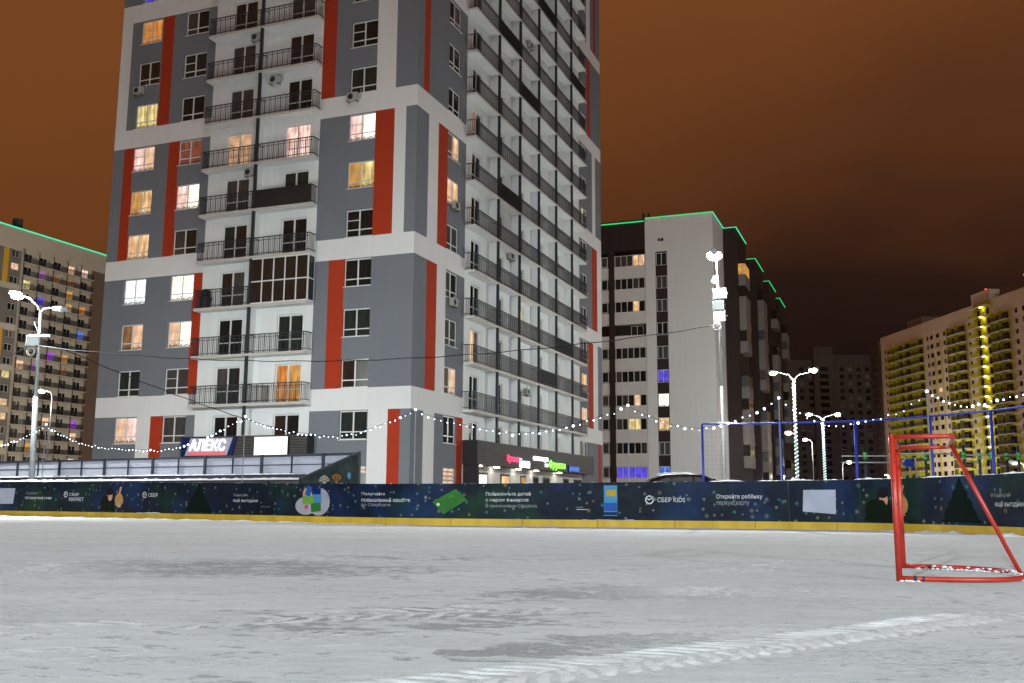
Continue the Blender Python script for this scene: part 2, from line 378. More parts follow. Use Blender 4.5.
    c2 = nd('ShaderNodeMix', data_type='RGBA'); L(math_('MULTIPLY', lug2, .55), c2.inputs['Factor']); L(c1.outputs['Result'], c2.inputs['A']); c2.inputs['B'].default_value = (.82, .84, .85, 1)
    L(c2.outputs['Result'], b.inputs['Base Color'])
    L(smooth(math_('ADD', bare, math_('MULTIPLY', fine, .2)), 0, 1, .8, .62), b.inputs['Roughness'])
    b.inputs['Specular IOR Level'].default_value = .09
    hgt = math_('ADD', math_('MULTIPLY', lug2, .012), math_('ADD', math_('MULTIPLY', fine, .016), math_('ADD', math_('MULTIPLY', bare, -.010), math_('ADD', math_('MULTIPLY', scr, .003), math_('MULTIPLY', grain, .005)))))
    bp = nd('ShaderNodeBump'); bp.inputs['Strength'].default_value = .9; bp.inputs['Distance'].default_value = 1.0
    L(hgt, bp.inputs['Height']); L(bp.outputs[0], b.inputs['Normal'])
    df = nd('ShaderNodeBsdfDiffuse'); L(c2.outputs['Result'], df.inputs['Color']); L(bp.outputs[0], df.inputs['Normal'])
    ms = nd('ShaderNodeMixShader'); L(math_('MULTIPLY', bare, .9), ms.inputs[0]); L(df.outputs[0], ms.inputs[1]); L(b.outputs[0], ms.inputs[2]); L(ms.outputs[0], t.nodes['Material Output'].inputs[0])
ice_material()

def banner_material():
    """night-sky print: navy, blue and green clouds of colour with out-of-focus spots of light"""
    m, t, b = newmat('banner_print'); L = t.links.new
    tc = t.nodes.new('ShaderNodeTexCoord'); uv = tc.outputs['UV']
    def noise(scale, det=3, loc=(0, 0, 0)):
        mp = t.nodes.new('ShaderNodeMapping'); mp.inputs['Location'].default_value = loc; L(uv, mp.inputs[0])
        n = t.nodes.new('ShaderNodeTexNoise'); n.inputs['Scale'].default_value = scale; n.inputs['Detail'].default_value = det; L(mp.outputs[0], n.inputs['Vector']); return n.outputs[0]
    def ramp(x, els):
        r = t.nodes.new('ShaderNodeValToRGB'); L(x, r.inputs[0]); e = r.color_ramp.elements
        e[0].position, e[0].color = els[0][0], els[0][1] + (1,); e[1].position, e[1].color = els[-1][0], els[-1][1] + (1,)
        for p, c in els[1:-1]: q = e.new(p); q.color = c + (1,)
        return r.outputs[0]
    def mix(f, a, c, mode='MIX'):
        n = t.nodes.new('ShaderNodeMix'); n.data_type = 'RGBA'; n.blend_type = mode
        if isinstance(f, float): n.inputs['Factor'].default_value = f
        else: L(f, n.inputs['Factor'])
        for k, v in (('A', a), ('B', c)):
            if isinstance(v, tuple): n.inputs[k].default_value = v + (1,)
            else: L(v, n.inputs[k])
        return n.outputs['Result']
    base = ramp(noise(.55, 2), [(.3, (.0035, .006, .012)), (.5, (.004, .008, .020)), (.60, (.006, .016, .052)), (.75, (.008, .028, .065))])
    base = mix(ramp(noise(.6, 3, (4, 2, 0)), [(.52, (0, 0, 0)), (.72, (1, 1, 1))]), base, (.006, .028, .013))
    base = mix(ramp(noise(3.0, 4, (1, 7, 0)), [(.6, (0, 0, 0)), (.85, (.5, .5, .5))]), base, (.02, .04, .07))
    for sc, rad, loc, amt, th in ((3.9, .20, (0, 0, 0), .42, .82), (5.6, .22, (3.3, 1.7, 0), .42, .86), (2.6, .17, (7, 5, 0), .30, .74)):
        mp = t.nodes.new('ShaderNodeMapping'); mp.inputs['Location'].default_value = loc; L(uv, mp.inputs[0])
        v = t.nodes.new('ShaderNodeTexVoronoi'); v.voronoi_dimensions = '2D'; v.inputs['Scale'].default_value = sc; L(mp.outputs[0], v.inputs['Vector'])
        dsc = t.nodes.new('ShaderNodeMapRange'); dsc.inputs['From Min'].default_value = rad; dsc.inputs['From Max'].default_value = rad * .35; L(v.outputs['Distance'], dsc.inputs['Value'])
        hs = t.nodes.new('ShaderNodeSeparateColor'); L(v.outputs['Color'], hs.inputs[0])
        on = t.nodes.new('ShaderNodeMath'); on.operation = 'GREATER_THAN'; on.inputs[1].default_value = th; L(hs.outputs[0], on.inputs[0])
        mu = t.nodes.new('ShaderNodeMath'); mu.operation = 'MULTIPLY'; L(dsc.outputs[0], mu.inputs[0]); L(on.outputs[0], mu.inputs[1])
        m3 = t.nodes.new('ShaderNodeMath'); m3.operation = 'MULTIPLY'; m3.inputs[1].default_value = amt; L(mu.outputs[0], m3.inputs[0])
        col = ramp(hs.outputs[1], [(.0, (.34, .30, .20)), (.3, (.30, .22, .08)), (.5, (.06, .24, .42)), (.7, (.07, .30, .18)), (1.0, (.36, .30, .28))])
        base = mix(m3.outputs[0], base, col)
    L(base, b.inputs['Base Color']); b.inputs['Roughness'].default_value = .55; b.inputs['Specular IOR Level'].default_value = .12
    n3 = noise(2.2, 4, (0, 3, 0)); bp = t.nodes.new('ShaderNodeBump'); bp.inputs['Strength'].default_value = .35; bp.inputs['Distance'].default_value = .08
    L(n3, bp.inputs['Height']); L(bp.outputs[0], b.inputs['Normal'])
banner_material()

# ------------------------------------------------------------------ setting: snow ground, ice, road
CTRL = [(-46.0, 52.5), (-32.0, 45.0), (-19.0, 37.4), (-13.0, 34.0), (-7.98, 30.73), (-3.72, 27.6), (-0.43, 26.54), (5.1, 25.6), (6.98, 25.09), (9.01, 23.81), (10.39, 20.78), (10.92, 15.9), (11.24, 8.48), (11.34, 0.0), (11.34, -8.48)]
CHAIN = [-16, 0, 15.06, 21.96, 27.6, 32.39, 36.11, 41.98, 43.96, 46.53, 50.12, 54.75, 61.75, 69.75, 77.75]          # chainage of each control point along the boards
_c = np.array(CTRL, float); _P = []; _A = []
for i in range(1, len(_c) - 2):
    p0, p1, p2, p3 = _c[i - 1:i + 3]
    for k in range(12):
        q = k / 12; _A.append(CHAIN[i] + (CHAIN[i + 1] - CHAIN[i]) * q); _P.append(.5 * ((2 * p1) + (p2 - p0) * q + (2 * p0 - 5 * p1 + 4 * p2 - p3) * q * q + (3 * p1 - p0 - 3 * p2 + p3) * q ** 3))
_P.append(_c[-2]); _A.append(CHAIN[-2]); PATH = np.array(_P); ARC = np.array(_A)
_L = np.r_[0, np.cumsum(np.linalg.norm(np.diff(PATH, axis=0), axis=1))]     # even chainage inside every segment
for i in range(len(CTRL) - 3):
    a, b_ = 12 * i, 12 * i + 12; ARC[a:b_ + 1] = CHAIN[i + 1] + (CHAIN[i + 2] - CHAIN[i + 1]) * (_L[a:b_ + 1] - _L[a]) / (_L[b_] - _L[a])
def bp_(s, off=0.0, z=0.0):
    """point on the rink boards at arc length s, off metres towards the ice"""
    if 0.18 < z < 1.3: z = .18 + (z - .18) * float(np.interp(s, [15, 22, 27.6, 32.4, 36, 42, 47, 50.5], [1.04, 1.03, .97, .92, .93, 1.0, 1.06, 1.11]))   # board heights scaled along the run to follow lens bowing
    x = np.interp(s, ARC, PATH[:, 0]); y = np.interp(s, ARC, PATH[:, 1])
    dx = np.interp(s + .2, ARC, PATH[:, 0]) - np.interp(s - .2, ARC, PATH[:, 0]); dy = np.interp(s + .2, ARC, PATH[:, 1]) - np.interp(s - .2, ARC, PATH[:, 1])
    l = math.hypot(dx, dy); return (float(x + dy / l * off), float(y - dx / l * off), z)

def build_ground():
    g = MB(); n = 40; xs = [-900, -300, -120, -70, -45] + [-40 + 5 * i for i in range(17)] + [45, 70, 120, 300, 900]; ys = [-300, -100, -60] + [-50 + 6 * i for i in range(30)] + [150, 220, 400, 1200]
    for y in ys:
        for x in xs: g.v.append((x, y, -.03))
    w_ = len(xs)
    for j in range(len(ys) - 1):
        for i in range(w_ - 1): g.f.append((j * w_ + i, j * w_ + i + 1, (j + 1) * w_ + i + 1, (j + 1) * w_ + i)); g.m.append(0)
    o = g.build('ground', 'snow_ground'); tag(o, kind='structure')
    ic = MB(); pts = [bp_(s, .05, 0)[:2] for s in np.arange(0, 69.5, .5)]; poly = pts + [(10.65, -8), (10.65, -44), (-60, -44), (-60, 58)]
    ic.add([(x, y, 0.0) for x, y in poly][::-1], [tuple(range(len(poly)))])
    o = ic.build('ice', 'ice'); tag(o, kind='structure'); globals()['ICE'] = o
    rd = MB(); rd.box(-200, 200, 39.2, 44.8, -.4, -.022); o = rd.build('road', 'road_snow'); tag(o, kind='structure')
paint('snow_ground', (.46, .47, .49), .9, .22, .25, .8, 3, streak=0)
paint('road_snow', (.20, .20, .205), .8, .35, .5, .4, 5)
build_ground()

# ------------------------------------------------------------------ facade tools
TH = -0.373341843; CX, CY = -5.30546, 52.14698
E1 = Vector((math.cos(TH), math.sin(TH), 0)); E2 = Vector((-math.sin(TH), math.cos(TH), 0))
def FLeft(u, d, z): return (-u, d, z)      # u to the left of the corner, d inwards
def FRight(v, d, z): return (-d, v, z)
def FFront(u, d, z): return (u, d, z)
FLAGS = {FLeft: True, FRight: False, FFront: False}
def wall(fmap, ext, base, rects, holes, parent, names, thick=.3, single=()):
    U0, U1, Z0, Z1 = ext
    us = sorted({U0, U1} | {a for r in rects for a in r[:2] if U0 < a < U1} | {a for r in holes for a in r[:2] if U0 < a < U1})
    zs = sorted({Z0, Z1} | {a for r in rects for a in r[2:4] if Z0 < a < Z1} | {a for r in holes for a in r[2:4] if Z0 < a < Z1})
    G = [[base] * (len(us) - 1) for _ in zs[:-1]]
    uc = [(a + b) / 2 for a, b in zip(us, us[1:])]; zc = [(a + b) / 2 for a, b in zip(zs, zs[1:])]
    for u0, u1, z0, z1, c in list(rects) + [tuple(h) + (None,) for h in holes]:
        for j, z in enumerate(zc):
            if z0 < z < z1:
                for i, u in enumerate(uc):
                    if u0 < u < u1: G[j][i] = c
    runs = {}; done = []
    for j in range(len(zc)):
        i = 0; cur = {}
        while i < len(uc):
            k = i
            while k < len(uc) and G[j][k] == G[j][i]: k += 1
            if G[j][i] is not None:
                key = (i, k, G[j][i]); cur[key] = runs.get(key, j)
            i = k
        for key, j0 in runs.items():
            if key not in cur: done.append((key, j0, j))
        runs = cur
    done += [(key, j0, len(zc)) for key, j0 in runs.items()]
    by = {}
    for (i, k, c), j0, j1 in done: by.setdefault(c, []).append((us[i], us[k], zs[j0], zs[j1]))
    for c, L in by.items():
        if c in single:
            for a, b_, z0, z1 in L:
                m = MB(fmap); m.flip = FLAGS[fmap]; m.box(a, b_, -.002, thick, z0, z1); m.build(names[c], c, parent)
        else:
            rest = list(L)
            while rest:
                comp = [rest.pop()]; k = 0
                while k < len(comp):
                    a, b_, z0, z1 = comp[k]; k += 1; keep = []
                    for q in rest:
                        tz = min(z1, q[3]) - max(z0, q[2]); tu = min(b_, q[1]) - max(a, q[0])
                        (comp if (tz > 1e-4 and tu > -1e-4) or (tu > 1e-4 and tz > -1e-4) else keep).append(q)
                    rest = keep
                m = MB(fmap); m.flip = FLAGS[fmap]
                for a, b_, z0, z1 in comp: m.box(a, b_, 0, thick, z0, z1)
                m.build(names[c], c, parent)
_cache = {}
def win_mesh(w_, h_, fr=.055, tran=.27, d0=.10, bar=None):
    key = ('w', w_, h_, fr, tran, d0, bar)
    if key not in _cache:
        m = MB(); y0, y1 = d0, d0 + .07; mid = w_ * .49
        m.box(0, fr, y0, y1, 0, h_); m.box(w_ - fr, w_, y0, y1, 0, h_); m.box(fr, w_ - fr, y0, y1, 0, fr); m.box(fr, w_ - fr, y0, y1, h_ - fr * 1.3, h_)
        m.box(mid - fr * .7, mid + fr * .7, y0 - .004, y1 - .004, fr, h_ - fr * 1.3)
        if tran: m.box(fr, mid - fr * .7, y0, y1, h_ * tran - .03, h_ * tran + .03); m.box(mid + fr * .7, w_ - fr, y0, y1, h_ * tran - .03, h_ * tran + .03)
        if bar: m.box(fr, mid - fr * .7, y0, y1, h_ * bar - .02, h_ * bar + .02)
        m.box(-.03, w_ + .03, -.05, d0, -.035, .0)
        f = m.mesh('window', 'upvc')
        ps = []
        for a, b_ in ((fr, mid - fr * .7), (mid + fr * .7, w_ - fr)):
            p = MB(); p.box(0, b_ - a, d0 + .03, d0 + .045, fr, h_ - fr * 1.3); ps.append((p.mesh('pane', 'glass_dark'), a))
        _cache[key] = (f, ps)
    return _cache[key]
def window(parent, loc, rz, w_, h_, mats, name='window', **k):
    f, ps = win_mesh(w_, h_, **k); o = obj(name, f, parent, loc, rz)
    for (me, a), mt in zip(ps, mats): obj('pane', me, o, (a, 0, 0), 0, mt)
    return o
def dark(): 
    a = random.choice(DARK); return (a, random.choice(DARK) if random.random() < .35 else a)
def simple_win(parent, loc, rz, w_, h_, mt, name='window', d=.12):
    key = ('s', w_, h_, d)
    if key not in _cache:
        m = MB(); fr = .07
        m.box(0, fr, d - .03, d + .04, 0, h_); m.box(w_ - fr, w_, d - .03, d + .04, 0, h_); m.box(fr, w_ - fr, d - .03, d + .04, 0, fr); m.box(fr, w_ - fr, d - .03, d + .04, h_ - fr, h_)
        m.box(w_ / 2 - .04, w_ / 2 + .04, d - .03, d + .04, fr, h_ - fr)
        p = MB(); p.box(fr, w_ - fr, d, d + .02, fr, h_ - fr); _cache[key] = (m.mesh('window', 'upvc'), p.mesh('pane', 'glass_dark'))
    a, b_ = _cache[key]; o = obj(name, a, parent, loc, rz); obj('pane', b_, o, mat=mt); return o

# ------------------------------------------------------------------ the tall tower
L1, L2, ZTOP, FH = 21.25, 36.04, 50.6, 2.8
BANDT = [6.63 + 8.4 * k for k in range(6)]
def blk(k): return (BANDT[k - 1] if k else 0.0, (BANDT[k] - 1.2) if k < 6 else ZTOP)
tower = thing('apartment_tower', 'tall grey and white apartment tower with red stripes filling the middle of the picture', 'building', (CX, CY, 0), TH)
def sill(j): return 6.65 + FH * j if j >= 0 else 3.85
LB = {0: [(.62, 1.35, 'r'), (1.35, 2.55, 'w'), (16.2, 17.05, 'r'), (17.05, 18.05, 'w')], 1: [(4.3, 5.3, 'r'), (13.87, 14.54, 'r')],
      2: [(1.39, 2.6, 'r'), (.67, 1.39, 'w'), (19.7, 20.4, 'r'), (16.2, 16.96, 'r')], 3: [(1.37, 2.6, 'w'), (5.3, 6.2, 'r'), (20.41, 21.25, 'w'), (17.1, 17.95, 'r')],
      4: [(4.3, 5.3, 'r'), (13.87, 14.54, 'r')], 5: [(1.39, 2.6, 'r'), (.67, 1.39, 'w'), (19.7, 20.4, 'r')], 6: []}
RB = {0: [(1.5, 2.86, 'w'), (5.8, 6.65, 'r'), (34.73, 35.5, 'r')], 1: [(1.57, 2.85, 'r'), (2.85, 4.05, 'w'), (32.0, 33.4, 'r'), (33.4, 34.74, 'w')],
      2: [(1.5, 2.78, 'w'), (2.78, 4.05, 'r'), (33.2, 34.7, 'r'), (34.7, 36.04, 'w')], 3: [(.77, 1.46, 'r'), (33.35, 34.3, 'w')],
      4: [(1.57, 2.85, 'r'), (2.85, 4.05, 'w'), (31.9, 32.9, 'r')], 5: [(1.5, 2.78, 'w'), (31.9, 33.0, 'w'), (34.0, 34.7, 'r')], 6: []}
CN = {'r': 'red_stucco', 'w': 'white_stucco'}
NM = {'grey_stucco': 'grey_wall', 'white_stucco': 'white_wall', 'red_stucco': 'red_stripe', 'balcony_white': 'balcony_wall'}
FLOORS = list(range(-1, 15))
WL = [(18.05, 19.7), (14.5, 16.2), (2.6, 4.3)]; WR = [(4.05, 5.75), (30.15, 31.85)]
BAYL = [(6.2, 10.03), (10.03, 13.87)]; BAYR = [(6.65 + 3.82 * i, 6.65 + 3.82 * (i + 1)) for i in range(6)]
DOORL = [(6.85, 8.55), (10.92, 12.61)]; DOORR = [(a + .92, a + 2.45) for a, b_ in BAYR]
recL, recR, hL, hR = [], [], [], []
for B, rec, W_ in ((LB, recL, L1), (RB, recR, L2)):
    for k in range(7):
        z0, z1 = blk(k)
        for a, b_, c in B[k]: rec.append((a, b_, z0, z1, CN[c]))
    for bt in BANDT: rec.append((0, W_, bt - 1.2, bt, 'white_stucco'))
recL.append((6.2, 13.87, 0, ZTOP, 'balcony_white')); recR.append((6.65, 29.57, 0, ZTOP, 'balcony_white'))
for j in FLOORS:
    for a, b_ in WL: hL.append((a, b_, sill(j), sill(j) + 1.56))
    for a, b_ in WR: hR.append((a, b_, sill(j), sill(j) + 1.56))
    zd = 5.94 + FH * j
    for a, b_ in DOORL: hL.append((a, b_, zd, zd + 2.2))
    for a, b_ in DOORR: hR.append((a, b_, zd, zd + 2.2))
GRL = [(2.6, 4.3, .9, 2.45)]; GRR = [(4.1, 5.75, .9, 2.5)]
hL += GRL; hR += GRR
wall(FLeft, (0, L1, 0, ZTOP), 'grey_stucco', recL, hL, tower, NM, .3, ('red_stucco',))
wall(FRight, (.3, L2, 0, ZTOP), 'grey_stucco', recR, hR, tower, NM, .3, ('red_stucco',))
m = MB(FRight); m.box(0.0005, .3, -.0005, .3, 0, 5.43); 
for k in range(7):                                   # corner pier closing the end of the left wall
    z0, z1 = blk(k); 
    if k: m.box(0.0005, .3, -.0005, .3, z0, z1)
m.build('grey_wall', 'grey_stucco', tower)
m = MB(FRight)
for bt in BANDT: m.box(0.0005, .3, -.0005, .3, bt - 1.2, bt)
m.build('white_wall', 'white_stucco', tower)
m = MB(); m.box(-L1, -.31, .31, L2, 0.02, ZTOP - .4); m.build('rear_wall', 'grey_stucco', tower)
m = MB(); m.box(-L1 - .05, .05, -.05, L2 + .05, ZTOP, ZTOP + .18); m.build('roof', 'roof_dark', tower)
LITL = {(0, -1): ('lit_peach', 'lit_pink'), (0, 0): ('glass_green', 'glass_green'), (0, 1): ('lit_brown', 'lit_peach'), (0, 2): ('lit_cool', 'lit_cool'), (0, 3): ('lit_warm', 'lit_warm'), (0, 4): ('lit_amber', 'lit_warm'), (0, 5): ('lit_pink', 'lit_peach'),
        (0, 6): ('lit_yellow', 'lit_yellow'), (0, 8): ('lit_orange', 'lit_orange'), (0, 9): ('lit_blue', 'lit_blue'), (1, 1): ('lit_peach', 'lit_white'), (1, 2): ('lit_white', 'lit_white'), (1, 4): ('lit_pink', 'lit_white'), (1, 5): ('lit_garland', 'lit_garland'),
        (2, 4): ('lit_amber', 'lit_yellow'), (2, 5): ('lit_pink', 'lit_white')}
LITR = {(0, 0): ('lit_dim', 'lit_peach'), (0, 4): ('lit_peach', 'lit_warm'), (0, 5): ('lit_dim', 'lit_warm'), (1, 0): ('lit_peach', 'lit_peach'), (1, 1): ('lit_warm', 'lit_warm'), (1, 6): ('lit_yellow', 'lit_dim'), (1, -1): ('glass_curtain', 'glass_curtain')}
for j in FLOORS:
    for i, (a, b_) in enumerate(WL):
        window(tower, (-b_, 0, sill(j)), 0, 1.7 if i else 1.65, 1.56, LITL.get((i, j)) or dark(), bar=(.62 if random.random() < .3 else None))
    for i, (a, b_) in enumerate(WR):
        window(tower, (0, a, sill(j)), math.pi / 2, 1.7, 1.56, LITR.get((i, j)) or dark())
LDL = {(0, 0): ('lit_orange', 'lit_amber'), (1, 5): ('lit_blind', 'lit_blind'), (0, 5): ('lit_pink', 'lit_pink'), (1, 9): ('lit_dim', 'glass_brown')}
LDR = {(0, 1): ('lit_warm', 'lit_dim'), (2, 2): ('lit_dim', 'lit_yellow'), (1, 10): ('lit_orange', 'lit_amber'), (2, 11): ('lit_peach', 'lit_pink'), (0, 6): ('lit_brown', 'glass_dark'), (4, 9): ('lit_dim', 'lit_dim'), (2, 10): ('lit_brown', 'lit_dim')}
for j in FLOORS:
    zd = 5.94 + FH * j
    for i, (a, b_) in enumerate(DOORL): window(tower, (-b_, 0, zd), 0, 1.7, 2.2, LDL.get((i, j)) or dark(), 'balcony_door', fr=.07, tran=.36)
    for i, (a, b_) in enumerate(DOORR): window(tower, (0, a, zd), math.pi / 2, 1.53, 2.2, LDR.get((i, j)) or dark(), 'balcony_door', fr=.07, tran=.36)
OUT = .66
def balcony_parts(w_):
    s = MB(); s.box(0, w_, -OUT, 0.02, 0, .15); s.cur = 1; s.box(0, w_, -OUT - .012, -OUT, .012, .15)
    r = MB(); zt = .15 + 1.08; y = -OUT + .04
    r.box(.02, w_ - .02, y - .025, y + .025, zt - .045, zt); r.box(.02, w_ - .02, y - .015, y + .015, .25, .285); r.box(.02, w_ - .02, y - .012, y + .012, zt - .20, zt - .175)
    n = int(round(w_ / .125))
    for i in range(n + 1):
        x = .04 + (w_ - .08) * i / n; t_ = .022 if i % 3 == 0 else .006
        r.box(x - t_, x + t_, y - .01, y + .01, .15, zt - .045)
    for x in (.03, w_ - .03):
        r.box(x - .02, x + .02, y, -.01, zt - .045, zt); r.box(x - .015, x + .015, y, -.01, .25, .285)
        for q in range(1, 5): yy = y + (-.02 - y) * q / 5; r.box(x - .009, x + .009, yy - .009, yy + .009, .285, zt - .045)
    p = MB(); p.box(w_ - .075, w_ + .075, -OUT - .03, -OUT + .12, .15, FH)
    q = MB(); q.box(w_ - .05, w_ + .05, -OUT + .12, 0, .15, FH)
    c = MB(); c.box(.03, w_ - .03, y + .03, y + .045, .2, zt - .03)
    return s.mesh('balcony', ['balcony_white', 'slab_edge']), r.mesh('railing', 'rail_dark'), p.mesh('post', 'rail_dark'), q.mesh('partition', 'balcony_white'), c.mesh('privacy_sheet', 'sheet_brown')
BPL, BPR = balcony_parts(3.83), balcony_parts(3.82)
def glazing(parent, w_):
    zt = FH - .02; z0 = .15; y = -OUT + .05; fr = MB(); xs = [0.03 + (w_ - .06) * i / 5 for i in range(6)]
    for x in xs: fr.box(x - .035, x + .035, y - .035, y + .035, z0, zt)
    for z in (z0, z0 + 1.25, zt - .06): fr.box(.0, w_, y - .03, y + .03, z, z + .07)
    for x in (.03, w_ - .03):
        for z in (z0, z0 + 1.25, zt - .06): fr.box(x - .03, x + .03, y, -.01, z, z + .07)
    g = fr.build('glazing', 'upvc', parent)
    for a, b_ in zip(xs, xs[1:]):
        for z, zz in ((z0 + .07, z0 + 1.25), (z0 + 1.32, zt - .06)):
            MB().box(a + .035, b_ - .035, y - .006, y + .006, z, zz).build('pane', 'glass_brown', parent)
    MB().box(w_ - .036, w_ - .026, y + .04, -.02, z0 + .07, zt - .06).build('pane', 'glass_green', parent)
SHEETL = {(0, 4)}; SHEETR = {(1, 5): 1, (3, 1): 1, (2, 8): 1, (4, 2): 1, (1, 9): 1, (5, 10): 1, (0, 11): 1, (3, 11): 1, (2, 12): 1}
for j in range(0, 15):
    zb = 5.79 + FH * j
    for side, bays, BP, rz in (('L', BAYL, BPL, 0), ('R', BAYR, BPR, math.pi / 2)):
        for i, (a, b_) in enumerate(bays):
            loc = (-b_, 0, zb) if side == 'L' else (0, a, zb)
            o = obj('balcony', BP[0], tower, loc, rz)
            if side == 'L' and (i, j) == (0, 2): glazing(o, 3.83)
            else: obj('railing', BP[1], o)
            if (side == 'L' and i == 1) or (side == 'R' and i < 5): obj('post', BP[2], o); obj('partition', BP[3], o)
            if (side == 'L' and (i, j) in SHEETL) or (side == 'R' and (i, j) in SHEETR): obj('privacy_sheet', BP[4], o)
# lowest posts under the first balconies
for a, b_ in BAYR[:-1]: MB().box(.55, .69, b_ - .07, b_ + .07, 4.16, 5.79).build('post', 'rail_dark', tower); MB().box(0, .55, b_ - .05, b_ + .05, 4.16, 5.79).build('partition', 'balcony_white', tower)
MB().box(-10.1, -9.96, -.69, -.55, 4.16, 5.79).build('post', 'rail_dark', tower)
# barred ground-floor windows, lit behind
for nm, (a, b_, z0, z1), rz in (('L', GRL[0], 0), ('R', GRR[0], math.pi / 2)):
    loc = (-b_, 0, z0) if nm == 'L' else (0, a, z0)
    o = window(tower, loc, rz, round(b_ - a, 3), round(z1 - z0, 3), ('lit_peach', 'lit_peach'), tran=None)
    for q in range(6): MB().box(.06, b_ - a - .06, .02, .06, .12 + q * .24, .20 + q * .24).build('louvre', 'print_white', o)
# slatted shop canopies: a slat for every shadow line
def canopy(width, outd, z0, z1, fmap, u0, endmat, name='shop_canopy'):
    m = MB(fmap); m.flip = FLAGS[fmap]; m.box(u0, u0 + width, -outd + .06, -.01, z0, z1 - .02); c = m.build(name, 'louvre_black', tower)
    n = 9; h = (z1 - z0) / n
    for i in range(n):
        s = MB(fmap); s.flip = FLAGS[fmap]; s.box(u0 - .03, u0 + width + .03, -outd, -outd + .055, z0 + i * h + .03, z0 + (i + 1) * h - .012); s.build('slat', 'louvre_dark', c)
    for uu in (u0 - .04, u0 + width):
        e = MB(fmap); e.flip = FLAGS[fmap]; e.box(uu, uu + .04, -outd + .056, -.012, z0 + .005, z1 - .005); e.build('end_panel', endmat, c)
    return c
canL = canopy(8.3, .72, 2.85, 4.14, FLeft, 5.85, 'louvre_black'); canR = canopy(23.35, 1.0, 2.75, 4.16, FRight, 6.70, 'louvre_black')
# shop fronts under the canopies
m = MB(FRight); m.box(6.72, 30.0, -.02, 0.0, 0, 2.75); m.build('shop_wall', 'shop_wall', tower)
for v, w_, mt in ((8.9, 1.5, 'lit_white'), (12.6, 1.6, 'lit_warm'), (16.2, 1.0, 'lit_amber'), (18.6, 1.1, 'glass_dark'), (20.6, 1.5, 'glass_green'), (25.2, 1.3, 'glass_dark'), (27.8, 2.0, 'glass_dark')):
    o = MB(FRight).box(v, v + w_, -.06, -.021, .1, 2.35).build('shop_door', 'louvre_dark', tower); MB(FRight).box(v + .12, v + w_ - .12, -.075, -.061, .5, 2.22).build('pane', mt, o)
m = MB(FRight); m.box(6.75, 6.95, -.98, -.04, 0, 2.74); m.build('shop_screen', 'louvre_black', tower)
for v, e in ((8.0, 26), (10.8, 26), (14.6, 12), (18.0, 4), (23, 3)):
    o = MB(FRight).box(v, v + .5, -.5, -.3, 2.68, 2.745).build('shop_light', 'shop_lamp', tower)
m = MB(FLeft); m.flip = True; m.box(6.0, 14.0, -.02, 0, 0, 2.85); m.build('shop_wall', 'louvre_dark', tower)

def text_mesh(body, bold=0.0):
    c = bpy.data.curves.new('t', 'FONT'); c.body = body; c.offset = bold; c.resolution_u = 3
    o = bpy.data.objects.new('t', c); COL.objects.link(o); dg = bpy.context.evaluated_depsgraph_get()
    me = bpy.data.meshes.new_from_object(o.evaluated_get(dg)); bpy.data.objects.remove(o); bpy.data.curves.remove(c)
    v = np.array([x.co[:] for x in me.vertices]); f = [tuple(p.vertices) for p in me.polygons]; bpy.data.meshes.remove(me)
    return v, f
def lettering(body, mapf, x0, x1, z0, z1, mat, parent, bold=0.0, keep=False, name='lettering', shear=0.0, thick=0.0, fitz=True):
    """text fitted to a box x0..x1, z0..z1; mapf(x, z, out) gives the point"""
    v, f = text_mesh(body, bold); mn, mx = v.min(0), v.max(0); sx = (x1 - x0) / (mx[0] - mn[0]); sz = (z1 - z0) / (mx[1] - mn[1])
    pts = []
    for a in v:
        z = z0 + (a[1] - mn[1]) * sz; pts.append((x0 + (a[0] - mn[0]) * sx + shear * (z - z0), z))
    m = MB(); m.v = [mapf(x, z, .0) for x, z in pts]; m.f = [list(q) for q in f]; m.m = [0] * len(f)
    if thick:
        n = len(m.v); m.v += [mapf(x, z, thick) for x, z in pts]; m.f += [[i + n for i in q] for q in f]; m.m += [0] * len(f)
        cnt = {}
        for q in f:
            for a, b_ in zip(q, q[1:] + q[:1]): cnt[(min(a, b_), max(a, b_))] = cnt.get((min(a, b_), max(a, b_)), 0) + 1
        for (a, b_), k in cnt.items():
            if k == 1: m.f.append([a, b_, b_ + n, a + n]); m.m.append(0)
    return m.build(name, mat, parent)
# sign of the agency on the left canopy, and the white light box beside it
signA = thing('shop_sign', 'slanted lit sign with white letters АЛЕКС above a red strip', 'sign', (CX, CY, 0), TH)
def mS(u, o): return lambda x, z, t=0: (-u + x, -.72 - o - t, z)
pf = MB(); pf.prism([(-14.0, 3.03), (-10.55, 3.03), (-10.3, 4.08), (-14.05, 4.08)], -.80, -.725); pf.build('backing_panel', 'navy_blue', signA)
pf = MB(); pf.prism([(-13.75, 3.06), (-10.9, 3.06), (-10.55, 4.03), (-13.4, 4.03)], -.83, -.801); pf.build('front_panel', 'lilac_panel', signA)
lettering('АЛЕКС', mS(0, .112), -13.45, -11.05, 3.32, 3.95, 'sign_white', signA, .004, shear=.14, thick=.05)
pf = MB(); pf.prism([(-13.5, 3.1), (-11.0, 3.1), (-10.97, 3.25), (-13.47, 3.25)], -.84, -.832); pf.build('red_strip', 'sign_redstrip', signA)
lettering('ОХРАННОЕ АГЕНТСТВО', mS(0, .123), -13.44, -11.05, 3.13, 3.22, 'print_white', signA, .004)
scr = thing('light_box', 'blank bright white light box on the slatted canopy right of the АЛЕКС sign', 'sign', (CX, CY, 0), TH)
MB().box(-9.12, -6.9, -.86, -.725, 3.0, 4.06).build('casing', 'rail_dark', scr); MB().box(-9.07, -6.95, -.868, -.861, 3.04, 4.02).build('screen', 'sign_screen', scr)
def mR(o): return lambda x, z, t=0: (1.0 + o + t, x, z)
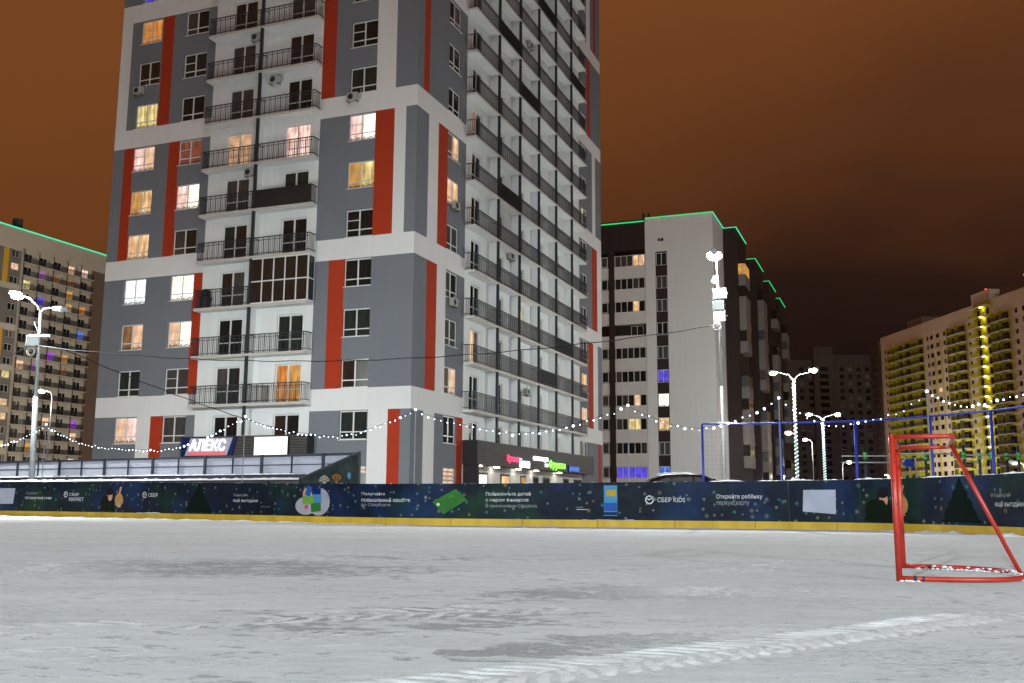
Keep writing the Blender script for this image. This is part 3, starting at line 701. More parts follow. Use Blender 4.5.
s1 = thing('shop_sign', 'red and white glowing letters on the slatted canopy over the shop', 'sign', (CX, CY, 0), TH)
lettering('Красное', mR(.02), 11.2, 13.3, 2.98, 3.5, 'sign_red', s1, .008, thick=.06); lettering('Белое', mR(.02), 13.4, 15.2, 2.78, 3.36, 'sign_white', s1, .01, thick=.06)
s2 = thing('shop_sign', 'white and green glowing letters on the slatted canopy over the grocer', 'sign', (CX, CY, 0), TH)
lettering('овощи', mR(.02), 15.9, 18.8, 3.28, 3.62, 'sign_white', s2, .01, thick=.06); lettering('и', mR(.02), 18.3, 18.8, 2.98, 3.2, 'sign_white', s2, .01, thick=.06); lettering('Фрукты', mR(.02), 19.1, 22.6, 2.8, 3.5, 'sign_green', s2, .008, thick=.06)
s3 = thing('light_box', 'small plain blue light box near the far end of the slatted canopy', 'sign', (CX, CY, 0), TH)
MB().box(1.002, 1.09, 23.4, 25.9, 2.82, 3.22).build('casing', 'navy_blue', s3); MB().box(1.091, 1.10, 23.45, 25.85, 2.85, 3.19).build('screen', 'sign_blue', s3)

# air conditioners
def ac_unit(label, loc, rz, parent=None):
    o = thing('air_conditioner', label, 'air conditioner', group='air conditioners on the tower')
    M = Matrix.Translation(loc) @ Matrix.Rotation(rz, 4, 'Z'); T = Matrix.Translation((CX, CY, 0)) @ Matrix.Rotation(TH, 4, 'Z')
    o.matrix_world = T @ M @ Matrix.Scale(.82, 4)
    if 'ac' not in _cache:
        c = MB(); c.box(-.40, .40, -.40, -.10, 0, .56)
        g = MB(); g.cyl((-.1, -.401, .28), (-.1, -.412, .28), .21, n=18); g.cur = 1; g.cyl((-.1, -.412, .28), (-.1, -.42, .28), .07, n=10)
        for k in range(4): r_ = .09 + .04 * k; 
        b_ = MB(); b_.box(-.34, -.30, -.42, 0, -.05, 0); b_.box(.30, .34, -.42, 0, -.05, 0)
        p = MB(); p.tube([(.40, -.2, .15), (.5, -.16, .1), (.52, -.03, .3), (.52, -.02, .9)], .025, 6)
        _cache['ac'] = [('casing', c.mesh('casing', 'ac_white')), ('fan_grille', g.mesh('fan_grille', ['rail_dark', 'rail_black'])), ('bracket', b_.mesh('bracket', 'rail_dark')), ('pipe', p.mesh('pipe', 'ac_white'))]
    for n, me in _cache['ac']: obj(n, me, o)
    return o
ac_unit('air conditioner under the dark window above the widest white band near the corner', (-4.0, 0, 22.95), 0)
ac_unit('air conditioner at the left edge of the tower between dark and yellow windows', (-19.45, 0, 25.65), 0)
ac_unit('air conditioner under the orange lit window on the right facade', (0, 4.85, 17.55), math.pi / 2)
ac_unit('air conditioner under a dark window below the second white band, right facade', (0, 4.75, 11.75), math.pi / 2)
ac_unit('air conditioner on the balcony wall over the glazed loggia level, right facade second bay', (0, 13.8, 16.6), math.pi / 2)
ac_unit('air conditioner on the balcony wall in the third bay of the right facade, low down', (0, 17.0, 7.8), math.pi / 2)
ac_unit('air conditioner beside the post on the topmost full left balcony wall', (-10.75, 0, 27.7), 0)
ac_unit('air conditioner on the balcony wall right of the post, one level above the lit blinds', (-9.3, 0, 24.8), 0)
ac_unit('air conditioner beside the post two levels under the lit striped blinds', (-10.75, 0, 19.3), 0)
ac_unit('air conditioner on the upper balcony wall in the third bay of the right facade', (0, 17.4, 33.2), math.pi / 2)
# clutter on balconies
def clutter(name, label, cat, m, mat, loc, rz=0):
    o = m.build(name, mat); T = Matrix.Translation((CX, CY, 0)) @ Matrix.Rotation(TH, 4, 'Z'); o.matrix_world = T @ Matrix.Translation(loc) @ Matrix.Rotation(rz, 4, 'Z'); return tag(o, label, cat)
c = MB(); c.box(-.45, .45, -.25, .2, 0, .06); c.box(-.45, -.41, -.25, .2, .06, .95); c.box(.41, .45, -.25, .2, .06, .95); c.box(-.41, .41, .16, .2, .06, .95); c.box(-.43, .43, -.25, .18, .5, .54); c.box(-.45, .45, -.25, .2, .95, 1.0); c.box(-.40, .0, -.26, -.23, .07, .94); c.box(.01, .40, -.26, -.23, .07, .94)
clutter('cabinet', 'pale cabinet on the lowest left-facade balcony beside the post', 'cabinet', c, 'ac_white', (-9.3, -.3, 5.94))
c = MB(); c.cyl((0, 0, 0), (0, 0, .65), .28, .34, 14); c.cyl((0, 0, .65), (0, 0, .72), .36, .3, 14); c.ball((0, 0, .9), .3, 8, 5)
clutter('plant_pot', 'dark bushy pot at the left end of a balcony beside the glazed loggia', 'plant pot', c, 'rail_black', (-13.3, -.33, 11.54))

# ------------------------------------------------------------------ building with loggias right of the tower
CBx, CBy = 24.44, 118.0
bB = thing('panel_building', 'pale ten-storey panel building with brown bays and green roof lights right of the tower', 'building', (CBx, CBy, 0), TH)
ZB = 35.8; FB = 2.93
def wz(k): return 29.85 - FB * k
holes, rects = [], [(5.7, 7.15, 1.0, 31.4, 'brown_dark')]
for k in range(10): holes.append((5.75, 7.1, wz(k) - .2, wz(k) + 1.4))
holes.append((6.1, 6.9, 32.7, 33.2))
BN = {'concrete_light': 'pale_wall', 'brown_dark': 'brown_panel', 'concrete_mid': 'side_wall'}
wall(FLeft, (0, 8.45, 0, ZB), 'concrete_light', rects, holes, bB, BN, .3, ('brown_dark',))
simple_win(bB, (-6.9, 0, 32.7), 0, .8, .5, 'glass_dark')
LW = {5: 'lit_blue', 6: 'lit_white', 7: 'lit_warm', 0: 'glass_green', 9: 'lit_sky'}
for k in range(10): simple_win(bB, (-7.1, 0, wz(k) - .2), 0, 1.35, 1.6, LW.get(k, random.choice(DARK)))
MB().box(-20, -8.45, .9, 1.2, 0, ZB).build('loggia_wall', 'brown_dark', bB)
MB().box(-20, -8.45, .05, .9, 31.9, ZB - .0).build('brown_panel', 'brown_dark', bB)
MB().box(-13.15, -12.45, -.12, .89, 0, 31.9).build('brown_pilaster', 'brown_dark', bB)
LL = {0: [3, 4], 2: [3, 3], 3: None, 6: [3], 7: [2, 3], 9: [0, 1, 2, 3, 4]}
for k in range(10):
    z = wz(k)
    MB().box(-12.45, -8.5, .0, .89, z - 1.5, z - .02).build('parapet', 'concrete_light', bB)
    MB().box(-20, -13.15, .0, .89, z - 1.5, z - .02).build('parapet', 'concrete_light', bB)
    if k == 3:
        simple_win(bB, (-10.6, .8, z), 0, 1.6, 1.3, 'glass_green'); continue
    f = MB(); 
    for q in range(6): f.box(-12.4 + .76 * q, -12.32 + .76 * q, .05, .13, z, z + 1.38)
    f.box(-12.45, -8.5, .04, .14, z - .02, z + .05); f.box(-12.45, -8.5, .04, .14, z + 1.33, z + 1.41)
    g = f.build('loggia_glazing', 'upvc', bB)
    for q in range(5):
        lit = LL.get(k) and q in LL[k]
        MB().box(-12.31 + .76 * q, -11.65 + .76 * q, .08, .09, z + .05, z + 1.33).build('pane', ('lit_blue' if k == 9 else random.choice(['lit_warm', 'lit_peach', 'lit_yellow'])) if lit else random.choice(DARK), g)
    simple_win(bB, (-14.9, -.14, z + .05), 0, 1.6, 1.3, random.choice(DARK + ['glass_curtain']))
# receding side with four projecting brown bays
SL = 72.0
holes = []
for k in range(11):
    for v in (3.2, 20, 23, 38.5, 53, 67.5): holes.append((v, v + 1.5, wz(k), wz(k) + 1.4))
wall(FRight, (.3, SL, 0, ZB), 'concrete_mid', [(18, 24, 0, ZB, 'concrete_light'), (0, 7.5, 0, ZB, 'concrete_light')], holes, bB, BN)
MB().box(-.3, -.0005, -.0005, .3, 0, ZB).build('pale_wall', 'concrete_light', bB)
for k in range(11):
    for v in (3.2, 20, 23, 38.5, 53, 67.5): simple_win(bB, (0, v, wz(k)), math.pi / 2, 1.5, 1.4, random.choice(DARK + ['lit_dim'] + (['lit_amber'] if v > 20 and random.random() < .3 else [])), d=.15)
MB().box(-20, -.31, 1.21, SL, 0, ZB - .1).build('rear_wall', 'concrete_mid', bB)
for b_i, v0 in enumerate((8.0, 26.0, 42.0, 56.5)):
    o = MB().box(0.001, 1.6, v0, v0 + 9, 0, ZB).build('brown_bay', 'brown_dark', bB)
    for k in range(11):
        z = wz(k)
        if (k * 7 + b_i * 3) % 5 == 3 and k: continue
        p = MB().box(1.601, 2.5, v0 + 1.2, v0 + 5.2, z - 1.5, z).build('bay_balcony', 'concrete_mid', bB)
        MB().box(1.602, 2.45, v0 + 1.25, v0 + 5.15, z + .001, z + 1.42).build('glazing', 'lit_amber' if (b_i == 0 and k == 0) else (random.choice(['concrete_mid', 'glass_curtain', 'glass_brown'])), p)
    n_ = MB(); n_.box(0.0, 1.68, v0 - .08, v0, ZB + .01, ZB + .09); n_.box(1.6, 1.7, v0 - .08, v0 + 9, ZB + .01, ZB + .09)
    n_.build('roof_light_strip', 'neon_teal' if b_i == 0 else 'neon_green', bB)
n_ = MB(); n_.box(-8.4, .1, -.09, 0, ZB, ZB + .09); n_.build('roof_light_strip', 'neon_green', bB)
n_ = MB(); n_.box(-20, -8.6, -.05, .04, ZB - .35, ZB - .22); n_.build('roof_light_strip', 'neon_green', bB)
n_ = MB(); n_.box(.0, .1, 0, 8, ZB, ZB + .09); n_.build('roof_light_strip', 'neon_teal', bB)
n_ = MB(); n_.box(.0, .1, 20, 26, ZB, ZB + .09); n_.build('roof_light_strip', 'neon_green', bB)
m = MB(); m.box(-8.9, -8.6, .5, .8, ZB, ZB + .9); m.box(-8.2, -7.9, .5, .8, ZB, ZB + .8); m.build('vent_pipe', 'roof_dark', bB)
MB().box(-20, 0, .3, SL, ZB - .1, ZB - .01).build('roof', 'roof_dark', bB)

# ------------------------------------------------------------------ far building on the left (same house type, yellow stripes)
PAx, PAy, KA = -96.5, 225.0, 1.098
bA = thing('balcony_building', 'distant cream balcony block with green roof line behind the left lamp', 'building', (PAx, PAy, 0), TH)
ZA = 56.9
colsA = [(-20.9 + 3.95 * i, -20.9 + 3.95 * (i + 1)) for i in range(5)]
holes, rects = [], []
FA = 2.86; floorsA = [50.1 - FA * k for k in range(17)]
for z in floorsA:
    for a, b_ in colsA: holes.append((a + .95, a + 2.9, z, z + 2.05))
    for v in (-23.3, -29.5): holes.append((v, v + 1.9, z + .7, z + 2.2))
for k, z in enumerate(floorsA):
    blkk = (k // 3)
    if k % 3 == 0:
        rects.append((-45, -20.9, z + 2.25, z + (3.5 if k else 9), 'concrete_cream'))
    rects.append((-25.3, -24.0, z - .65, z + 2.25, 'yellow_far' if blkk % 2 == 0 else 'grey_far'))
    rects.append((-27.5, -26.0, z - .65, z + 2.25, 'concrete_cream' if blkk % 2 else 'grey_far'))
rects.append((-20.9, -1.1, 0, ZA, 'concrete_cream')); rects.append((-1.1, 5, 0, 52.5, 'brown_mid')); rects.append((-1.1, 5, 52.5, ZA, 'concrete_cream')); rects.append((-45, 5, 53.0, ZA, 'concrete_cream'))
wall(FRight, (-45, 5, 0, ZA), 'grey_far', rects, holes, bA, {'grey_far': 'grey_wall', 'concrete_cream': 'cream_wall', 'yellow_far': 'yellow_stripe', 'brown_mid': 'brown_wall'}, .3)
MB().box(-20, -.31, -45, 5, 0, ZA - .1).build('rear_wall', 'brown_mid', bA)
MB().box(-.1, .1, -45, 5, ZA, ZA + .28).build('roof_light_strip', 'neon_teal', bA)
MB().box(-14, .05, 5.0, 5.2, 52.4, 52.65).build('roof_light_strip', 'neon_green', bA)
m = MB(); m.box(-3, -1.6, -21.3, -19.8, ZA, ZA + 2.8); m.box(-3, -2.7, -25.6, -25.2, ZA, ZA + 1.0); m.box(-3, -2.7, -18.0, -17.7, ZA, ZA + 1.0); m.build('chimney', 'roof_dark', bA)
sl = MB().box(0, 3.95, -.9, .01, -.2, 0).mesh('balcony', 'concrete_cream')
rl = MB(); rl.box(0, 3.95, -.92, -.88, 1.0, 1.08)
for q in range(14): rl.box(.05 + .28 * q, .2 + .28 * q, -.91, -.89, 0, 1.0)
rl = rl.mesh('railing', 'rail_dark'); pt = MB().box(-.09, .09, -.95, -.84, 0, 2.66).mesh('post', 'rail_dark'); pa = MB().box(-.05, .05, -.84, 0, 0, 2.66).mesh('partition', 'concrete_cream')
LA = {(3, 0): 'lit_peach', (4, 0): 'lit_pink', (1, 1): 'lit_mauve', (2, 1): 'lit_brown', (3, 1): 'lit_brown', (0, 2): 'lit_yellow', (3, 2): 'lit_amber', (1, 3): 'lit_blue', (3, 3): 'lit_amber', (4, 3): 'lit_orange', (2, 4): 'lit_dim', (4, 5): 'lit_sky', (2, 7): 'lit_purple',
      (3, 7): 'lit_amber', (0, 8): 'lit_peach', (1, 8): 'lit_mauve', (3, 8): 'lit_brown', (2, 12): 'lit_peach', (4, 12): 'lit_purple', (4, 13): 'lit_peach', (1, 14): 'lit_amber', (2, 14): 'lit_dim', (4, 15): 'lit_white', (0, 11): 'lit_dim', (1, 14): 'lit_amber'}
for k, z in enumerate(floorsA):
    for i, (a, b_) in enumerate(colsA):
        simple_win(bA, (0, a + .95, z), math.pi / 2, 1.95, 2.05, LA.get((i, k), random.choice(DARK)), 'balcony_door')
        o = obj('balcony', sl, bA, (0, a, z - .02), math.pi / 2); obj('railing', rl, o); obj('post', pt, o); obj('partition', pa, o)
    for i, v in enumerate((-23.3, -29.5)):
        simple_win(bA, (0, v, z + .7), math.pi / 2, 1.9, 1.5, random.choice(['lit_warm', 'lit_yellow', 'lit_peach']) if (i == 0 and k in (1, 9, 11, 12, 14)) else random.choice(DARK + ['lit_dim']))

# ------------------------------------------------------------------ lime and white building on the right
aD = math.atan2(-.99643387, .08437743)
bD = thing('lime_building', 'long white building with lime balconies and a lamp-lit stair column at right', 'building', (130.078, 340.708, 0), aD)
ZD = 58.0; FD = 2.85; fl = [50.9 - FD * k for k in range(17)]
stacks = [(2.0, 5.5), (7.5, 18.5), (18.5, 25.5), (41.5, 51.0), (65.5, 73.5), (83, 90)]
winc = [(27.2, 1.3), (29.4, 2.0), (33.0, 2.2), (37.5, 1.3), (52.0, 1.3), (75.5, 1.4), (79.0, 2.0), (91.5, 1.4), (-2.5, 1.3)]
holes = [(u, u + w_, z + .9, z + 2.3) for z in fl for u, w_ in winc] + [(a + 1.0, b_ - 1.0, z, z + 2.1) for z in fl for a, b_ in stacks] + [(57.0, 58.6, z, z + 2.1) for z in fl + [53.75]] + [(62.0, 63.4, z, z + 2.1) for z in fl + [53.75]]
rects = [(31.5, 32.4, 8, 46, 'lime'), (35.6, 36.4, 20, 51, 'lime'), (26.2, 27.0, 4, 30, 'lime'), (51.0, 51.7, 2, 22, 'lime'), (64.4, 65.4, 26, 50, 'lime'), (40.4, 41.3, 12, 40, 'lime'), (78.0, 78.8, 8, 40, 'lime'), (55.2, 64.2, 0, 60, 'lime'), (73.5, 74.5, 0, 20, 'lime'), (.5, 1.5, 30, 50, 'lime')] + [(a + .2, b_ - .2, 0, 53.3, 'lime') for a, b_ in stacks]
wall(FFront, (-5, 110, 0, ZD), 'white_far', rects, holes, bD, {'white_far': 'white_wall', 'lime': 'lime_panel'}, .3, ('lime',))
MB().box(-5, 110, .31, 16, 0, ZD - .05).build('rear_wall', 'white_far', bD)
MB().box(55.0, 64.4, -.2, 8, ZD, 61.0).build('stair_head', 'white_far', bD); MB().box(66, 79, 2, 9, ZD, 60.6).build('lift_house', 'brown_mid', bD); MB().box(14, 24, .5, 9, ZD, 60.5).build('lift_house', 'brown_mid', bD)
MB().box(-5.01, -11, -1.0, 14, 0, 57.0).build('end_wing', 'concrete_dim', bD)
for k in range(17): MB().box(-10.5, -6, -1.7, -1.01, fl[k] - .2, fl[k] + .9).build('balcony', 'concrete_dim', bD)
def bal_d(w_):
    key = ('bd', w_)
    if key not in _cache:
        s = MB().box(0, w_, -1.3, .01, -.2, .02).mesh('balcony', 'white_far'); r_ = MB()
        r_.box(0, w_, -1.3, -1.24, .95, 1.05)
        n = max(3, int(w_ / .5))
        for q in range(n): r_.box(q * w_ / n, q * w_ / n + .26, -1.28, -1.25, .02, .95)
        p = MB(); p.box(-.06, .06, -1.2, 0, .02, 2.63)
        _cache[key] = (s, r_.mesh('railing', 'roof_dark'), p.mesh('partition', 'lime'))
    return _cache[key]
def door_pane(parent, u, w_, z, h_, mt):
    key = ('dp', w_, h_)
    if key not in _cache: _cache[key] = MB().box(0, w_, .15, .2, 0, h_).mesh('window', 'glass_dark')
    obj('window', _cache[key], parent, (u, 0, z), 0, mt)
for k, z in enumerate(fl):
    for a, b_ in stacks:
        s, r_, p = bal_d(b_ - a); o = obj('balcony', s, bD, (a, 0, z)); obj('railing', r_, o); obj('partition', p, o); obj('partition', p, o, ((b_ - a) / 2, 0, 0))
        door_pane(bD, a + 1, b_ - a - 2, z, 2.1, random.choice(['glass_dark', 'glass_brown', 'glass_green']))
    for u, w_ in winc: door_pane(bD, u, w_, z + .9, 1.4, random.choice(['glass_dark', 'glass_brown', 'glass_curtain'] + (['lit_warm'] if random.random() < .06 else [])))
sl2 = MB().box(55.0, 64.4, -1.6, .01, -.22, 0).mesh('stair_slab', 'white_far'); lp = MB().box(60.2, 60.9, -1.0, -.5, -.36, -.225).mesh('stair_light', 'stair_lamp')
rl2 = MB(); rl2.box(55.1, 59.2, -1.58, -1.52, 0, 1.05); rl2 = rl2.mesh('railing', 'lime')
for z in fl + [53.75, 56.6]:
    o = obj('stair_slab', sl2, bD, (0, 0, z)); obj('stair_light', lp, o); 
    if z < 56: obj('railing', rl2, o); door_pane(bD, 57.0, 1.6, z, 2.1, 'glass_dark'); door_pane(bD, 62.0, 1.4, z, 2.1, 'glass_dark')
for u in (57.5, 76.5):
    m = MB(); m.cyl((u, 3, 60.5), (u, 3, 62.2), .08, n=6); o = m.build('beacon', 'roof_dark', bD); MB().ball((u, 3, 62.4), .27, 8, 6).build('beacon_lamp', 'beacon_red', o)

# ------------------------------------------------------------------ dark distant slab
bE = thing('dark_building', 'dark unlit apartment slab in the far distance between lamps and lime building', 'building', (110, 390, 0), 0)
fl = [52.0 - 2.85 * k for k in range(17)]; cols = [3.5, 7.2, 13.2, 19.5, 22.8, 26.2, 29.6]
holes = [(u, u + 1.7, z, z + 1.6) for z in fl for u in cols]
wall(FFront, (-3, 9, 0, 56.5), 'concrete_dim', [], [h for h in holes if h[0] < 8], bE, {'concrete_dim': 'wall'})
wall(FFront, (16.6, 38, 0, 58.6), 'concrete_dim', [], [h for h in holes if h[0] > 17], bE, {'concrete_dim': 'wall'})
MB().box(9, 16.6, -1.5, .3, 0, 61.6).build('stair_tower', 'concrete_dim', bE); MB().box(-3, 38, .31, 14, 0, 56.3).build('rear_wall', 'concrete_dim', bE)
for z in fl:
    MB().box(11.2, 14.6, -1.62, -1.51, z - .1, z + 1.5).build('stair_window', 'glass_dark', bE)
    for u in cols:
        if not 8 < u < 17: door_pane(bE, u, 1.7, z, 1.6, random.choice(['glass_dark', 'glass_brown', 'glass_dark', 'glass_curtain']))
m = MB()
for k in range(22): m.box(-3.0, 9, -.02, -.001, 2.2 + 2.85 * k, 2.32 + 2.85 * k) if k < 19 else None
m.build('panel_joint', 'roof_dark', bE)

# ------------------------------------------------------------------ rink boards with printed banners
boards = thing('rink_boards', 'long dark blue printed banner boards with yellow kick plate around the ice', 'rink boards')
def strip(s0, s1, z0, z1, off0, off1, step=.25, wr=0.0, uvs=None, seed=0):
    """closed curved slab along the boards"""
    m = MB(); n = max(1, int(math.ceil((s1 - s0) / step))); rows = 6 if wr else 1
    rr = random.Random(seed); ph = [rr.random() * 6 for _ in range(6)]
    S = [s0 + (s1 - s0) * i / n for i in range(n + 1)]; uv = []
    for s in S:
        for r_ in range(rows + 1):
            z = z0 + (z1 - z0) * r_ / rows; o = off1 + (wr * (math.sin(s * 3.1 + z * 2 + ph[0]) + .7 * math.sin(s * 7.3 - z * 5 + ph[1]) + .6 * math.sin(s * 13 + z * 3 + ph[2])) if 0 < r_ < rows else 0)
            m.v.append(bp_(s, o, z)); uv.append((s, z))
        m.v.append(bp_(s, off0, z1)); uv.append((s, z1)); m.v.append(bp_(s, off0, z0)); uv.append((s, z0))
    c = rows + 3
    for i in range(n):
        for k in range(c): 
            a, b_ = i * c + k, i * c + (k + 1) % c; m.f.append([a, a + c, b_ + c, b_]); m.m.append(0)
    m.f += [list(range(c)), list(range(n * c, n * c + c))[::-1]]; m.m += [0, 0]
    return m, uv
def add_uv(me, uv):
    l = me.uv_layers.new(name='UVMap')
    for i, lp_ in enumerate(me.loops): l.data[i].uv = uv[lp_.vertex_index]
SMAX = 66.0
m, _ = strip(0, SMAX, 0, 1.165, -.10, -.02, .5); m.build('board_core', 'board_edge', boards)
edges = [0, 6, 11.6, 15.6, 18.5, 22.3, 23.7, 28.6, 31.4, 35.6, 38.05, 39.95, 41.95, 43.9, 45.7, 49.2, 53, 58, SMAX]
for i, (a, b_) in enumerate(zip(edges, edges[1:])):
    m, uv = strip(a + .004, b_ - .004, .192, 1.18, -.015, .012, .22, .006 if 37 < a < 46 else .0035, seed=i)
    me = m.mesh('banner', 'banner_print'); add_uv(me, uv); obj('banner', me, boards)
ks = list(np.arange(0, SMAX - 1, 2.05)) + [SMAX]
for a, b_ in zip(ks, ks[1:]):
    m, _ = strip(a + .006, b_ - .006, 0, .19, -.019, .03 + random.uniform(-.004, .004), .3); m.build('kick_plate', 'yellow_kick', boards)
def snow_ridge(s0, s1, z, w_, h_, offc, seed):
    rr = random.Random(seed); m = MB(); n = int((s1 - s0) / .07); c = 5
    for i in range(n + 1):
        s = s0 + (s1 - s0) * i / n; k = (.55 + .45 * math.sin(s * 2.1 + seed) * math.sin(s * 5.3)) * (.6 + .5 * rr.random())
        if i in (0, n): k = .05
        for q in range(c):
            t_ = q / (c - 1); m.v.append(bp_(s, offc + w_ * (t_ - .5) * (1 + .15 * rr.uniform(-1, 1)), z + h_ * k * math.sin(math.pi * t_)))
    for i in range(n):
        for q in range(c - 1): a = i * c + q; m.f.append([a, a + c, a + c + 1, a + 1]); m.m.append(0)
    return m
snow_ridge(41.9, 66, 1.168, .115, .055, -.05, 3).build('snow_cap', 'snow_lump', boards, True)
snow_ridge(0, 41.8, 1.168, .115, .020, -.05, 5).build('snow_cap', 'snow_lump', boards, True)
for i, (a, b_, h_) in enumerate(((14, 30, .05), (30, 40, .035), (40, 46.2, .03), (46.2, 60, .09))): snow_ridge(a, b_, -.003, .34, h_, .17, i).build('snow_edge', 'snow_dust', boards, True)
snow_ridge(38.5, 39.95,   .187, .05, .03, .025, 9).build('snow_edge', 'snow_dust', boards, True); snow_ridge(22.55, 23.7, .187, .05, .05, .025, 12).build('snow_edge', 'snow_dust', boards, True)
def mB(s, z, t=0): return bp_(s, .026 + t, z)
def say(body, s0, s1, z0, h, mat='print_white', bold=.0): return lettering(body, mB, s0, s1, z0, z0 + h, mat, boards, bold)
def flat(poly, mat, name='print', t=0):
    m = MB(); m.v = [mB(s, z, t) for s, z in poly]; m.f = [list(range(len(poly)))]; m.m = [0]; return m.build(name, mat, boards)
def ell(cs, cz, rs, rz_, mat, t=0, n=20, rot=0): 
    return flat([(cs + rs * math.cos(q) * math.cos(rot) - rz_ * math.sin(q) * math.sin(rot), cz + rs * math.cos(q) * math.sin(rot) + rz_ * math.sin(q) * math.cos(rot)) for q in [2 * math.pi * i / n for i in range(n)]], mat, t=t)
def logo(cs, cz, r_):
    m = MB(); n = 22; a0, a1 = math.radians(60), math.radians(375)
    for i in range(n + 1):
        q = a0 + (a1 - a0) * i / n
        for rr in (r_, r_ * .72): m.v.append(mB(cs + rr * math.cos(q), cz + rr * math.sin(q)))
    for i in range(n): m.f.append([2 * i, 2 * i + 1, 2 * i + 3, 2 * i + 2]); m.m.append(0)
    b0 = len(m.v); m.v += [mB(cs - .55 * r_, cz + .15 * r_), mB(cs - .1 * r_, cz - .15 * r_), mB(cs + .95 * r_, cz + .55 * r_), mB(cs + .85 * r_, cz + .8 * r_), mB(cs - .1 * r_, cz + .15 * r_), mB(cs - .55 * r_, cz + .42 * r_)]
    m.f += [[b0, b0 + 1, b0 + 4, b0 + 5], [b0 + 1, b0 + 2, b0 + 3, b0 + 4]]; m.m += [0, 0]; return m.build('emblem', 'print_white', boards)
flat([(14.9, .42), (15.95, .44), (16.02, .98), (14.9, .98)], 'print_pale', 'card'); 
say('Устройте', 16.65, 17.3, .74, .12, 'print_grey'); say('праздничный ужин', 16.62, 18.1, .58, .13, 'print_white', .004)
logo(18.86, .77, .10); say('СБЕР', 19.05, 19.55, .72, .10, 'print_white', .004); say('МАРКЕТ', 19.05, 19.82, .55, .12, 'print_white', .004)
def person_print(s):
    ell(s - .1, .50, .36, .24, 'print_sweater', 0); flat([(s - .5, .24), (s + .3, .24), (s + .25, .55), (s - .3, .58)], 'print_sweater', t=.001)
    ell(s + .02, .80, .16, .20, 'print_hair', .002); ell(s + .04, .72, .115, .16, 'print_skin', .004); ell(s + .02, .85, .15, .10, 'print_hair', .006)
    ell(s + .50, .60, .21, .22, 'print_gold', .002); flat([(s + .42, .36), (s + .62, .36), (s + .58, .46), (s + .46, .46)], 'print_skin', t=.004); flat([(s + .46, .78), (s + .54, .78), (s + .62, 1.02), (s + .52, 1.03)], 'print_skin', t=.004)
person_print(21.15); person_print(46.28)
logo(22.88, .77, .10); say('СБЕР', 23.06, 23.5, .71, .12, 'print_white', .004)
def tree_print(s, w_):
    P = []; n = 9
    for i in range(n): z = .25 + .9 * i / n; P.append((s + w_ * (1 - i / n) * (1.0 if i % 2 == 0 else .86), z))
    P.append((s, 1.17)); P += [(2 * s - a, z) for a, z in P[-2::-1]]; flat(P, 'print_tree')
tree_print(25.4, .62); tree_print(48.5, .62)
say('Каникулы', 26.95, 27.55, .74, .11, 'print_grey'); say('ещё выгоднее', 26.93, 27.98, .57, .12, 'print_white', .004)
say('скачайте приложение', 28.1, 28.5, .43, .04, 'print_grey')
ell(29.95, .50, .42, .27, 'print_cloud'); ell(30.45, .63, .42, .42, 'print_cloud', .001); ell(29.95, .86, .14, .18, 'print_skin', .0015)
def quad(cs, cz, w_, h_, rot, mat, t): c_, s_ = math.cos(rot), math.sin(rot); flat([(cs + a * w_ * c_ - b_ * h_ * s_, cz + a * w_ * s_ + b_ * h_ * c_) for a, b_ in ((-.5, -.5), (.5, -.5), (.5, .5), (-.5, .5))], mat, 'card', t)
quad(30.05, .95, .2, .30, -.3, 'print_blue', .006); quad(30.35, .93, .34, .22, 0, 'print_navy', .004); quad(30.05, .68, .46, .24, 0, 'print_lime', .006); quad(30.38, .72, .34, .26, 0, 'print_cyan', .005); quad(30.35, .46, .38, .26, .1, 'print_green', .006); ell(29.98, .47, .07, .07, 'print_red', .007)
say('Получайте', 31.97, 32.75, .82, .11, 'print_white', .004); say('повышенный кешбэк', 31.97, 33.6, .65, .12, 'print_white', .004); say('по СберКарте', 31.97, 32.95, .50, .11, 'print_grey')
flat([(34.28, .66), (34.62, .30), (35.30, .72), (34.98, 1.03)], 'print_green', 'card'); ell(34.46, .585, .05, .045, 'print_white', .002); say('СБЕР', 34.75, 34.92, .80, .05, 'print_lime')
say('Познакомьте детей', 35.86, 37.12, .82, .12, 'print_white', .004); say('с миром финансов', 35.86, 37.06, .65, .12, 'print_white', .004); say('в приложении СберKids', 35.86, 37.3, .49, .11, 'print_grey')
say('скачай', 38.37, 38.55, .50, .05, 'print_grey'); flat([(38.37, .455), (38.68, .455), (38.68, .47), (38.37, .47)], 'print_white')
quad(39.3, .70, .36, .80, 0, 'print_cyan', .001); quad(39.3, .38, .34, .10, 0, 'print_lime', .002); quad(39.32, .90, .27, .17, 0, 'print_yellow', .003); quad(39.3, .36, .35, .08, 0, 'print_navy', .004); quad(39.3, .53, .34, .22, 0, 'print_blue', .003)
logo(40.34, .72, .115); say('СБЕР KIDS', 40.55, 41.28, .66, .12, 'print_white', .004)
say('Откройте ребёнку', 42.1, 43.25, .72, .14, 'print_white', .004); say('первую карту', 42.1, 42.92, .56, .12, 'print_grey')
flat([(44.25, .44), (45.08, .38), (45.10, .95), (44.28, .95)], 'print_pale', 'card')
say('Каникулы', 49.55, 50.0, .72, .11, 'print_grey'); say('ещё выгоднее', 49.55, 50.42, .55, .12, 'print_white', .004)

